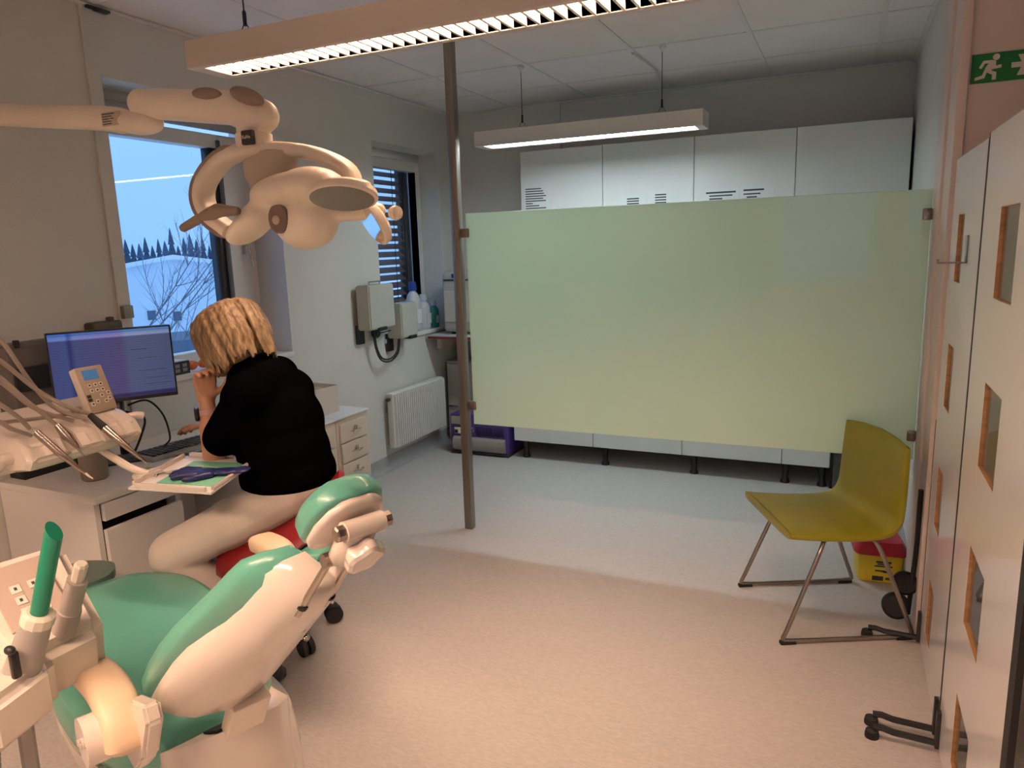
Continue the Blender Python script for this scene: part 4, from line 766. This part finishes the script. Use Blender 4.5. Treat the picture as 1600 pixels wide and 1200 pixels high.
b = nb(); box(b, -1.388, -1.352, 1.446, 1.46, 1.768, 1.803, .004); bd = obj('badge', b, M_black, nk); text('badge_text', 'KaVo', .012, Matrix.Translation((-1.37, 1.4455, 1.786)) @ Matrix.Rotation(PI / 2, 4, 'X'), M_signw, bd)
# yoke (C-shaped ring, horizontal-ish loop seen from below)
yk = [(-1.17, 1.60, 1.655), (-1.19, 1.60, 1.71), (-1.27, 1.56, 1.752), (-1.38, 1.50, 1.762), (-1.47, 1.48, 1.748), (-1.535, 1.47, 1.70), (-1.553, 1.465, 1.65), (-1.525, 1.46, 1.60), (-1.455, 1.455, 1.558)]
b = nb(); P = spline(yk, 8); rings = []
for i, p in enumerate(P):
    tn = (P[min(i + 1, len(P) - 1)] - P[max(i - 1, 0)]).normalized(); sdv = Vector((0, 1, 0)); sdv = (sdv - tn * sdv.dot(tn)).normalized(); n2 = tn.cross(sdv)
    rings.append([p + sdv * math.copysign(abs(math.cos(t)) ** .7, math.cos(t)) * .032 + n2 * math.copysign(abs(math.sin(t)) ** .7, math.sin(t)) * .019 for t in [2 * PI * k / 18 for k in range(18)]])
ring_loft(b, rings); yo = obj('yoke', b, M_shell2, lp)
b = nb(); P = P[28:]; rings = []
for i, p in enumerate(P):
    tn = (P[min(i + 1, len(P) - 1)] - P[max(i - 1, 0)]).normalized(); sdv = Vector((0, 1, 0)); sdv = (sdv - tn * sdv.dot(tn)).normalized(); n2 = tn.cross(sdv); cc = Vector((-1.41, 1.47, 1.66)); od = (p - cc); od.y = 0; od.normalize(); e = min(i, len(P) - 1 - i); f_ = (.3, .6, .85, 1)[min(e, 3)]
    rings.append([p + od * .016 + sdv * math.cos(t) * .0335 * f_ + od * math.sin(t) * .0125 * f_ for t in [2 * PI * k / 16 for k in range(16)]])
ring_loft(b, rings); obj('yoke_cover', b, M_brown, yo)
b = nb(); ring_loft(b, [[Vector((-1.375 + math.cos(t) * rx, 1.53 + math.sin(t) * .05 * rx / .07, z)) for t in [2 * PI * k / 24 for k in range(24)]] for rx, z in ((.05, 1.775), (.078, 1.755), (.076, 1.70), (.062, 1.67), (.03, 1.655))]); obj('motor_cover', b, mat('shade_beige', (.50, .42, .32), .5), lp)
b = nb(); tube(b, [(-1.425, 1.52, 1.672), (-1.445, 1.52, 1.62)], [.006, .004], 8); obj('lever', b, M_brown, lp)
# lamp head
b = nb()
ell(b, (-1.29, 1.50, 1.655), (.115, .085, .045), Matrix.Rotation(-.12, 4, 'Y'), 3); ell(b, (-1.225, 1.50, 1.66), (.09, .08, .05), None, 3)
cap(b, (-1.30, 1.50, 1.645), (-1.42, 1.47, 1.575), .058, .036); ell(b, (-1.40, 1.46, 1.568), (.075, .055, .03), Matrix.Rotation(-.5, 4, 'Y'), 3)
ell(b, (-1.265, 1.52, 1.575), (.085, .07, .068), None, 3); ell(b, (-1.265, 1.53, 1.625), (.08, .07, .05), None, 3)
ell(b, (-1.12, 1.50, 1.662), (.07, .05, .016), Matrix.Rotation(.08, 4, 'Y'), 3); cap(b, (-1.22, 1.50, 1.66), (-1.15, 1.5, 1.66), .042, .02)
cap(b, (-1.20, 1.53, 1.60), (-1.10, 1.60, 1.60), .03, .022)
hdm = organic('lamp_head', b, M_shell2, lp, .006, 5)
def disc(nm, c, nrm, ra, rb_, xdir, rimm, facem, th=.012):
    F = frame(c, xdir, nrm.cross(Vector(xdir))); z = F.to_3x3() @ Vector((0, 0, 1)); sgn = 1 if z.dot(nrm) > 0 else -1
    k = 32; e = lambda s, h: [F @ Vector((math.cos(t) * ra * s, math.sin(t) * rb_ * s, h * sgn)) for t in [2 * PI * i / k for i in range(k)]]
    b = nb(); ring_loft(b, [e(.75, -th * 1.6), e(.95, -th), e(1.02, 0), e(1.0, th * .4), e(.93, th * .5)]); o = obj(nm, b, rimm, lp)
    b = nb(); ring_loft(b, [e(.92, th * .45), e(.92, th * .62)]); obj('mirror_face', b, facem, o)
    return o
disc('reflector_rim', Vector((-1.108, 1.468, 1.630)), Vector((.05, -.45, -.80)), .094, .056, (1, .05, .02), M_shell2, mat('frost_mirror', (.30, .31, .28), .35, .3), .014)
disc('reflector_rim', Vector((-1.10, 1.575, 1.572)), Vector((-.40, -.72, -.45)), .072, .052, (.62, -.2, -.5), M_shell2, mat('mirror', (.75, .8, .76), .04, 1.0), .014)
b = nb(); lathe(b, [(.016, -.010), (.019, 0), (.017, .009), (.009, .012)], 20, Matrix.Translation((-1.047, 1.60, 1.592)) @ Matrix.Rotation(PI / 2, 4, 'Y') @ Matrix.Rotation(.3, 4, 'X')); obj('side_knob', b, M_shell2, lp)
b = nb(); cap(b, (-1.632, 1.46, 1.576), (-1.56, 1.445, 1.595), .0125, .0135); cap(b, (-1.56, 1.445, 1.595), (-1.46, 1.42, 1.612), .0135, .019); cap(b, (-1.46, 1.42, 1.612), (-1.40, 1.42, 1.608), .019, .012); organic('grip_handle', b, M_brown, lp, .004, 4)
b = nb(); ring_loft(b, [[Vector((-1.295 + math.cos(t) * .03 * s, 1.452 - h, 1.585 + math.sin(t) * .036 * s)) for t in [2 * PI * k / 20 for k in range(20)]] for s, h in ((1, -.02), (1, .004), (.85, .006))]); so2 = obj('sensor_recess', b, mat('recess_brown', (.16, .11, .08), .5), lp)
b = nb(); ell(b, (-1.298, 1.446, 1.582), (.012, .006, .012)); obj('sensor_button', b, mat('button_tan', (.45, .36, .27), .4), so2)

# ================================================================== STOOL
sc0 = Vector((-1.84, 1.99, 0))
st = thing('saddle_stool', 'red saddle stool on five casters under the seated person', 'stool', sc0)
b = nb(); rings = []
sf = Vector((-.80, -.60, 0)).normalized(); sl_ = Vector((.60, -.80, 0)); scn = Vector((-1.70, 1.775, 0))
for l, hw, z, th in ((-.225, .10, .735, .025), (-.21, .16, .725, .036), (-.13, .19, .655, .045), (-.03, .19, .585, .05), (.08, .17, .535, .05), (.16, .13, .505, .045), (.20, .07, .495, .03)):
    rings.append([scn + sf * l + sl_ * (math.cos(t) * hw) + Vector((0, 0, z - .03 * (math.cos(t)) ** 2 * (hw / .2) + math.sin(t) * th)) for t in [2 * PI * k / 24 for k in range(24)]])
ring_loft(b, rings); obj('seat', b, M_red, st)
b = nb(); box(b, -.09, .09, -.06, .06, .48, .51, .008, M=Matrix.Translation((scn.x - .01, scn.y + .04, 0))); obj('seat_plate', b, M_black, st)
b = nb(); tube(b, [sc0 + Vector((.04, -.04, .10)), sc0 + Vector((.05, -.05, .30)), sc0 + Vector((.052, -.055, .302)), scn + Vector((-.01, .04, .49))], [.028, .028, .018, .018], 16); obj('gas_column', b, M_black, st)
b = nb(); tube(b, [scn + Vector((.0, .05, .495)), scn + Vector((.14, .12, .485))], .006, 8); obj('lever', b, M_black, st)
cc0 = sc0 + Vector((.04, -.04, 0)); cw = Vector((-1.79, 1.965, 0)); 
import itertools
cen = Vector((-1.99, 2.03, 0))
for k in range(5):
    ang = math.radians(-22 + 72 * k); p = cen + Vector((math.cos(ang) * .215, math.sin(ang) * .215, 0))
    b = nb(); d = Vector((math.cos(ang), math.sin(ang), 0)); tube(b, [cen + d * .02 + Vector((0, 0, .115)), cen + d * .12 + Vector((0, 0, .112)), cen + d * .19 + Vector((0, 0, .105)), cen + d * .213 + Vector((0, 0, .085))], [.017, .016, .0145, .012], 12, 4); lg = obj('base_leg', b, M_chrome, st)
    b = nb(); wd = Vector((-d.y, d.x, 0))
    for s in (-1, 1):
        Mx = frame(p + Vector((0, 0, .036)) + wd * (s * .014), d, Vector((0, 0, 1))); lathe(b, [(.010, -.009), (.034, -.009), (.036, -.005), (.036, .005), (.034, .009), (.010, .009)], 22, Mx)
    obj('caster_wheel', b, M_rubber, lg)
    b = nb(); ell(b, p + Vector((0, 0, .068)), (.02, .02, .02)); obj('caster_housing', b, M_chrome if k in (0, 4) else M_black, lg)
b = nb(); lathe(b, [(.03, .095), (.035, .10), (.035, .13), (.028, .135)], 16, Matrix.Translation(cen)); tube(b, [cen + Vector((0, 0, .13)), cc0 + Vector((0, 0, .30))], .027, 12); obj('base_hub', b, M_chrome, st)

# ================================================================== PERSON
pe = thing('person', 'seated person in black polo and white trousers resting chin on hand', 'person', (-1.80, 1.85, 0))
fd = Vector((-.93, .37, 0)).normalized()
# body: head, neck, arms, hands as one skin
b = nb()
HC = Vector((-1.925, 1.865, 1.205)); hdir = Vector((-.80, .20, -.52)).normalized(); hside = hdir.cross(Vector((0, 0, 1))).normalized(); hup = hside.cross(hdir).normalized()
HM = Matrix(((hdir.x, hside.x, hup.x, HC.x), (hdir.y, hside.y, hup.y, HC.y), (hdir.z, hside.z, hup.z, HC.z), (0, 0, 0, 1)))
HR = HM.to_3x3().to_4x4()
hp_ = lambda x, y, z: HM @ Vector((x, y, z))
ell(b, hp_(-.01, 0, .03), (.095, .072, .085), HR, 3); ell(b, hp_(.035, 0, -.03), (.06, .055, .08), HR, 3); ell(b, hp_(.055, 0, -.085), (.032, .036, .03), HR)
cap(b, hp_(.088, 0, .01), hp_(.112, 0, -.028), .009, .013)
for s in (-1, 1): ell(b, hp_(.04, s * .04, -.03), (.035, .025, .03), HR); ell(b, hp_(-.005, s * .075, -.01), (.02, .009, .03), HR)
ell(b, hp_(.088, 0, -.062), (.012, .022, .008), HR)
cap(b, hp_(-.03, 0, -.06), (-1.83, 1.87, 1.08), .052, .06); cap(b, (-1.83, 1.87, 1.08), (-1.78, 1.87, .95), .06, .10); cap(b, (-1.78, 1.87, .95), (-1.69, 1.87, .70), .10, .10)
LS, LE, LW = Vector((-1.735, 1.715, 1.06)), Vector((-1.905, 1.725, .845)), Vector((-1.935, 1.745, 1.02))
cap(b, LS, LE, .05, .040); cap(b, LE, LE.lerp(LW, .5), .040, .036); cap(b, LE.lerp(LW, .5), LW, .036, .025)
RS, RE, RW = Vector((-1.87, 2.02, 1.06)), Vector((-2.12, 2.16, .87)), Vector((-2.40, 2.16, .805))
cap(b, RS, RE, .05, .042); cap(b, RE, RE.lerp(RW, .5), .040, .034); cap(b, RE.lerp(RW, .5), RW, .034, .024)
cap(b, (-1.80, 1.85, 1.05), LS, .06, .05); cap(b, (-1.80, 1.88, 1.05), RS, .06, .05)
def hand(W, palm_dir, side, nrm, curl, tdir):
    pd = palm_dir.normalized(); sd_ = (side - pd * side.dot(pd)).normalized(); nn = nrm.normalized()
    kn = W + pd * .075
    for s in (-.028, -.009, .010, .028): cap(b, W + pd * .012 + sd_ * s * .6, kn + sd_ * s, .0145, .0115)
    for s, ln, cv in ((-.030, .058, 1), (-.010, .072, .95), (.010, .076, .9), (.029, .068, .85)):
        a0 = kn + sd_ * s; d1 = (pd * math.cos(curl * cv * .5) - nn * math.sin(curl * cv * .5)); d2 = (pd * math.cos(curl * cv * 1.2) - nn * math.sin(curl * cv * 1.2)); d3 = (pd * math.cos(curl * cv * 1.8) - nn * math.sin(curl * cv * 1.8))
        a1 = a0 + d1 * ln * .45; a2 = a1 + d2 * ln * .32; a3 = a2 + d3 * ln * .25
        cap(b, a0, a1, .0095, .0088, 10); cap(b, a1, a2, .0088, .008, 10); cap(b, a2, a3, .008, .0068, 10)
    t0 = W + pd * .022 + sd_ * .026; t1 = t0 + (pd * .5 + sd_ * .7 + tdir * .4).normalized() * .038; t2 = t1 + (pd * .85 + sd_ * .2 + tdir * .5).normalized() * .03
    cap(b, t0, t1, .0125, .0105, 10); cap(b, t1, t2, .0105, .008, 10)
hand(LW, Vector((-.10, .10, .98)), Vector((.55, .8, 0)), Vector((.80, -.30, -.1)) * -1, 1.15, Vector((.3, .3, 0)))
hand(RW, Vector((-.95, -.10, -.12)), Vector((.1, -.95, .1)), Vector((0, 0, 1)), .45, Vector((0, 0, -.4)))
body = organic('body', b, M_skin, pe, .0045, 3)
# hair: bob made of overlapping locks, one mesh
b = nb(); rh = random.Random(21)
ell(b, hp_(-.022, 0, .035), (.118, .098, .100), HR, 3); ell(b, hp_(-.06, 0, -.035), (.080, .092, .085), HR, 3)
for s in (-1, 1): ell(b, hp_(.0, s * .062, -.035), (.068, .036, .085), HR, 3); ell(b, hp_(.045, s * .06, -.03), (.045, .028, .065), HR, 2)
for k in range(150):
    s = -1 if k % 2 else 1; th = rh.uniform(.10, 1.0) * PI          # azimuth from the front parting to the nape
    top = hp_(.045 - .13 * (th / PI), s * rh.uniform(.002, .012), .134 - .02 * (th / PI)); ax = math.cos(th); jit = rh.uniform(-.003, .004)
    m1_ = hp_(-.02 + ax * (.110 + jit), s * (.010 + .088 * math.sin(th) + jit), .085); m2_ = hp_(-.028 + ax * (.122 + jit), s * (.008 + .104 * math.sin(th) + jit), -.005); e_ = hp_(-.03 + ax * .106 + rh.uniform(-.010, .014), s * (.008 + .092 * math.sin(th)), -.112 + rh.uniform(-.022, .018) + .03 * max(0, ax))
    tube(b, [top, m1_, m2_, m2_.lerp(e_, .6) + hp_(0, 0, 0) * 0, e_], [.006, .0085, .0085, .007, .0025], 7, 4)
organic('hair', b, M_hair, pe, .0032, 1)
# shirt
b = nb()
pelv = Vector((-1.655, 1.87, .70)); chest = Vector((-1.75, 1.87, .95))
sw = Vector((.36, .93, 0)).normalized()
SR = Matrix(((sw.x, -sw.y, 0, 0), (sw.y, sw.x, 0, 0), (0, 0, 1, 0), (0, 0, 0, 1)))
ell(b, (-1.70, 1.845, .765), (.165, .150, .12), SR, 3); ell(b, (-1.71, 1.845, .83), (.158, .145, .15), SR, 3); ell(b, (-1.735, 1.85, .93), (.165, .135, .15), SR, 3); ell(b, (-1.775, 1.865, 1.03), (.165, .110, .10), SR, 3)
ell(b, (-1.81, 1.865, 1.09), (.11, .085, .07), SR, 3)
cap(b, LS + Vector((.0, .02, -.01)), LS.lerp(LE, .72), .078, .066); cap(b, RS, RS.lerp(RE, .72), .078, .064)
cap(b, (-1.76, 1.87, 1.07), LS, .09, .07); cap(b, (-1.77, 1.87, 1.07), RS, .09, .075)
organic('polo_shirt', b, M_shirt, pe, .006, 40)
b = nb(); rr = []
for q, z in ((1.0, 0), (1.04, .02), (1.03, .036), (.97, .036), (.95, .0)): rr.append([Vector((-1.838, 1.868, 1.115)) + Vector((math.cos(t) * .066 * q, math.sin(t) * .072 * q, z + .022 * math.cos(t))) for t in [2 * PI * k / 28 for k in range(28)]])
ring_loft(b, rr); obj('collar', b, M_shirt, pe)
# trousers
b = nb()
LH, LK, LA = Vector((-1.675, 1.785, .70)), Vector((-1.965, 1.565, .545)), Vector((-1.80, 1.77, .20))
RH, RK, RA = Vector((-1.74, 1.93, .70)), Vector((-2.08, 2.08, .50)), Vector((-2.02, 2.14, .14))
ell(b, (-1.695, 1.845, .725), (.160, .140, .10), SR, 3)
for H_, K_, A_ in ((LH, LK, LA), (RH, RK, RA)):
    cap(b, H_, H_.lerp(K_, .5), .092, .086); cap(b, H_.lerp(K_, .5), K_, .086, .074); cap(b, K_ + Vector((0, 0, -.015)), K_.lerp(A_, .45), .072, .068); cap(b, K_.lerp(A_, .45), A_, .068, .055)
organic('trousers', b, M_trouser, pe, .006, 16)
for A_, d in ((LA, Vector((-.5, .3, 0))), (RA, Vector((-.7, -.1, 0)))):
    b = nb(); q = Vector((A_.x, A_.y, .045)); cap(b, (A_.x, A_.y, A_.z - .02), (A_.x, A_.y, .09), .042, .04); cap(b, q - d.normalized() * .03, q + d.normalized() * .15, .042, .036); box(b, q.x - .04, q.x + .04, q.y - .04, q.y + .04, .002, .04); organic('shoe', b, M_black, pe, .006, 3)
# watch
wd = (LW - LE).normalized(); wp = LE.lerp(LW, .78); b = nb(); F = frame(wp, wd.orthogonal(), wd.cross(wd.orthogonal()))
lathe(b, [(.030, -.010), (.034, -.009), (.034, .009), (.030, .010)], 24, F); wt = obj('watch_strap', b, mat('strap_rose', (.45, .26, .22), .4), pe)
b = nb(); FW = frame(wp + Vector((-.022, -.028, 0)), Vector((.74, -.67, 0)), wd); box(b, -.020, .020, -.022, .022, -.008, .008, .005, M=FW); obj('watch_case', b, mat('watch_glass', (.01, .01, .012), .1), wt)
# spectacles
b = nb(); 
for s in (-1, 1): tube(b, [hp_(.085, s * .062, .0), hp_(.03, s * .074, .0), hp_(-.01, s * .078, .0)], .002, 6)
for s in (-1, 1): tube(b, [hp_(.098, s * .034 + math.cos(t) * .024, .0 + math.sin(t) * .017) for t in [2 * PI * k / 20 for k in range(21)]], .0016, 6)
obj('spectacles', b, M_bronze, pe)

# ================================================================== YELLOW CHAIR (local: x to the back, y to far side)
ya = math.atan2(.219, .454); yc_ = thing('side_chair', 'mustard yellow leather chair with chrome sled base by right wall', 'chair', (-.029, 2.994, 0), ya)
b = nb(); k = 22
prof = [(-.232, .428), (-.220, .426), (-.09, .413), (.03, .408), (.095, .411), (.142, .425), (.174, .46), (.188, .52), (.197, .62), (.204, .70), (.208, .757)]
P = spline([Vector((x, 0, z)) for x, z in prof], 5); th = .034; rings = []
for i, p in enumerate(P):
    tn = (P[min(i + 1, len(P) - 1)] - P[max(i - 1, 0)]).normalized(); nn = Vector((-tn.z, 0, tn.x)); fr = i / (len(P) - 1); hw = .245 - .02 * max(0, (fr - .6) / .4) ** 2; e = min(i, len(P) - 1 - i); f_ = (.35, .75, 1)[min(e, 2)]
    bow = .022 * max(0, (fr - .5) / .5)
    rr = []
    for q in range(28):
        t = 2 * PI * q / 28; c, s = math.cos(t), math.sin(t); u = math.copysign(abs(c) ** .35, c) * hw * (1 - .04 * (f_ < 1)); v = math.copysign(abs(s) ** .6, s) * th / 2 * f_
        rr.append(p + Vector((-bow * (u / .245) ** 2 * 1.2, u, -.02 * (u / .245) ** 2 * (fr > .97))) + nn * v)
    rings.append(rr)
ring_loft(b, rings); obj('seat_shell', b, M_yellow, yc_, world=False)
for s in (-1, 1):
    y = s * .235; b = nb()
    pts = [(-.085, y * .80, .392), (-.10, y * .92, .385), (-.235, y, .04), (-.248, y, .018), (-.225, y, .0105), (.225, y, .0105), (.248, y, .018), (.238, y, .045), (.11, y * .92, .37), (.10, y * .80, .384)]
    Q = []
    V = [Vector(p) for p in pts]
    for i, p in enumerate(V):
        if 0 < i < len(V) - 1:
            for t in (.0, .5, 1.0): a_ = p.lerp(V[i - 1], .18 if (p - V[i - 1]).length > .1 else .45); c_2 = p.lerp(V[i + 1], .18 if (p - V[i + 1]).length > .1 else .45); Q.append((a_ * (1 - t) ** 2 + p * 2 * t * (1 - t) + c_2 * t * t))
        else: Q.append(p)
    tube(b, Q, .0085, 12); obj('sled_leg', b, M_bronze, yc_, world=False)
    for x in (-.225, .215):
        b = nb(); box(b, x - .03, x + .03, y - .011, y + .011, 0.0, .013, .003); obj('floor_glide', b, M_rubber, yc_, world=False)
b = nb()
for x in (-.085, .10): tube(b, [(x, -.19, .384), (x, .19, .384)], .0085, 10)
obj('cross_rail', b, M_bronze, yc_, world=False)

# ================================================================== SHARPS CONTAINER
sx, sy = .193, 3.43
t = thing('sharps_container', 'yellow sharps container with red lid on floor behind yellow chair', 'container', (sx, sy, 0), .12)
def rr_(hw, hd_, z, n=24): return [Vector((math.copysign(abs(math.cos(a)) ** .3, math.cos(a)) * hw, math.copysign(abs(math.sin(a)) ** .3, math.sin(a)) * hd_, z)) for a in [2 * PI * i / n for i in range(n)]]
b = nb(); ring_loft(b, [rr_(.082, .078, 0), rr_(.088, .084, .006), rr_(.10, .095, .135)]); sbx = obj('bucket', b, M_yplast, t, world=False)
b = nb(); ring_loft(b, [rr_(.106, .10, .130), rr_(.110, .104, .135), rr_(.108, .102, .15), rr_(.085, .08, .185), rr_(.05, .05, .19)]); obj('lid', b, M_rplast, t, world=False)
b = nb(); lathe(b, [(.045, .185), (.045, .20), (.04, .206), (.02, .206)], 24); obj('lid_cap', b, M_rplast, t, world=False)
for u, v, w_, h_ in ((.0, .10, .03, .004), (0, .09, .025, .003), (.0, .08, .035, .003), (-.012, .058, .02, .003), (.01, .055, .012, .004), (-.02, .022, .022, .010), (.03, .02, .02, .002), (.03, .026, .018, .002)):
    b = nb(); yy = -.084 - .011 * (v / .135); box(b, u - w_ + .01, u + w_ + .01, yy - .0016, yy + .004, v - h_, v + h_); obj('warning_print', b, M_ink, sbx, world=False, smooth=False)
b = nb(); lathe(b, [(.011, 0), (.011, .002)], 16, Matrix.Translation((.035, -.0895, .06)) @ Matrix.Rotation(PI / 2, 4, 'X')); obj('round_symbol', b, M_signw, sbx, world=False)

# ================================================================== WHITE SCREEN WITH SQUARE HOLES
def screen(y0, y1, zt, hy0, hy1, lab, near):
    X0, X1 = .318, .331; t = thing('mobile_screen', lab, 'screen', ((X0 + X1) / 2, (y0 + y1) / 2, 0), group='white screens with square cut-outs')
    hz = [(.115, .32), (.52, .73), (.935, 1.145), (1.345, 1.555)]
    b = nb(); cuts = [.012] + [v for h in hz for v in h] + [zt]
    box(b, X0, X1, y0, hy0, .012, zt); box(b, X0, X1, hy1, y1, .012, zt)
    for i in range(0, len(cuts), 2): box(b, X0, X1, hy0, hy1, cuts[i], cuts[i + 1])
    bmesh.ops.remove_doubles(b, verts=b.verts, dist=1e-5)
    fs = {}
    for f in b.faces: fs.setdefault(tuple(sorted(round(v.co[i], 4) for v in f.verts for i in range(3))), []).append(f)
    dl = [f for g_ in fs.values() if len(g_) > 1 for f in g_]; bmesh.ops.delete(b, geom=dl, context='FACES_ONLY')
    pn = obj('panel', b, M_screen, t, smooth=False)
    for z0, z1 in hz:
        b = nb(); e = .0015
        box(b, X0 + .0006, X1 - .0006, hy0 - 0, hy0 + e, z0, z1); box(b, X0 + .0006, X1 - .0006, hy1 - e, hy1, z0, z1); box(b, X0 + .0006, X1 - .0006, hy0 + e, hy1 - e, z0, z0 + e); box(b, X0 + .0006, X1 - .0006, hy0 + e, hy1 - e, z1 - e, z1); obj('cutout_edge', b, M_ply, pn, smooth=False)
        b = nb(); box(b, X0 + .008, X0 + .010, hy0 + e, hy1 - e, z0 + e, z1 - e); obj('cutout_pane', b, MATS['window_glass'], pn, smooth=False)
    b = nb(); box(b, X0 - .001, X1 - .002, y1 + .001, y1 + (.008 if near == 0 else .003), .012, .85 if near == 0 else zt); obj('edge_seal', b, M_rubber, t, smooth=False)
    b = nb(); box(b, X0 - .001, X1 - .002, y0 - (.045 if near else .014), y0, .012, zt); obj('edge_seal', b, M_rubber, t, smooth=False)
    for yf in ((y0 + .02, y1 - .03) if near else (y0 + .02, y1 - .03)):
        b = nb(); tube(b, [(.145, yf, .035), (.17, yf, .037), (.20, yf, .030), (.325, yf, .026), (.34, yf, .026)], [.010] * 5, 8); ft = obj('foot_bar', b, M_black, t)
        b = nb(); box(b, X0 - .012, X0, yf - .012, yf + .012, .012, .13, .003); obj('foot_upright', b, M_black, ft)
        b = nb(); lathe(b, [(.008, .028), (.018, .022), (.02, .012), (.02, .0), (.012, 0)], 18, Matrix.Translation((.142, yf, 0))); obj('rubber_foot', b, M_rubber, ft)
    return t
screen(2.275, 2.885, 1.735, 2.595, 2.735, 'narrow white screen panel with square cut-outs beside the yellow chair', 0)
screen(1.50, 2.258, 1.745, 1.815, 2.025, 'wide near white screen panel with square cut-outs at right edge', 1)
t = thing('hook_bracket', 'steel hook bracket hung on the narrow white screen', 'hook', (.28, 2.50, 1.40))
b = nb(); box(b, .315, .3175, 2.475, 2.505, 1.415, 1.49, .0005); obj('plate', b, M_steel, t)
b = nb(); box(b, .243, .3175, 2.475, 2.505, 1.41, 1.415, .001); obj('arm', b, M_steel, t)
b = nb(); box(b, .243, .247, 2.475, 2.505, 1.415, 1.424, .001); obj('lip', b, M_steel, t)
# coiled black flex near wall
for i, (y, z, r_, lab) in enumerate(((3.00, .17, .045, 'upper black wheel of the hose reel behind the chair leg'), (2.96, .09, .05, 'lower black wheel of the hose reel behind the chair leg'))):
    b = nb(); lathe(b, [(.012, -.02), (r_ * .8, -.022), (r_, -.014), (r_, .014), (r_ * .8, .022), (.012, .02)], 24, Matrix.Translation((.27 - .03 * i, y, z)) @ Matrix.Rotation(PI / 2 - .3, 4, 'X')); o = obj('castor_wheel', b, M_rubber); tag(o, lab, 'wheel')
b = nb(); tube(b, [(.285, 2.99, .05), (.292, 2.985, .20), (.297, 2.98, .34), (.297, 2.975, .56)], .009, 8, 5); tag(obj('black_flex', b, M_rubber), 'black cable rising along right wall end behind chair', 'cable')

# ================================================================== EXIT SIGN
t = thing('exit_sign', 'green emergency exit sign with running figure on the upper right', 'sign', (.50, 2.945, 2.04))
k_ = 2.947 / 3.1
YS = 2.948
x0, z0, z1 = .3435, 1.978, 2.068
zc_ = (z0 + z1) / 2; H_ = z1 - z0
b = nb(); box(b, x0, x0 + .30, YS - .003, YS + .001, z0, z1); obj('plate', b, M_greensign, t, smooth=False)
u = lambda a, c: (x0 + .012 + a * H_, z0 + c * H_)
def poly(nm, pts):
    b = nb(); P = [u(*p) for p in pts]; prism(b, P, .001, Matrix(((1, 0, 0, 0), (0, 0, -1, YS - .003), (0, 1, 0, 0), (0, 0, 0, 1)))); obj(nm, b, M_signw, t, smooth=False)
poly('figure_head', [(.62 + .11 * math.cos(a), .85 + .11 * math.sin(a)) for a in [2 * PI * i / 18 for i in range(18)]])
poly('figure_body', [(.34, .76), (.50, .76), (.62, .72), (.63, .55), (.80, .58), (.80, .47), (.52, .44), (.50, .40), (.66, .33), (.66, .08), (.53, .08), (.53, .25), (.36, .35), (.30, .16), (.0, .10), (.0, .20), (.22, .26), (.30, .50), (.40, .66), (.28, .66), (.19, .48), (.10, .53), (.23, .76)])
poly('arrow', [(1.10, .42), (1.40, .42), (1.28, .15), (1.50, .15), (1.78, .5), (1.50, .85), (1.28, .85), (1.40, .60), (1.10, .60)])
poly('door_mark', [(2.05, .08), (2.55, .08), (2.55, .92), (2.05, .92)])
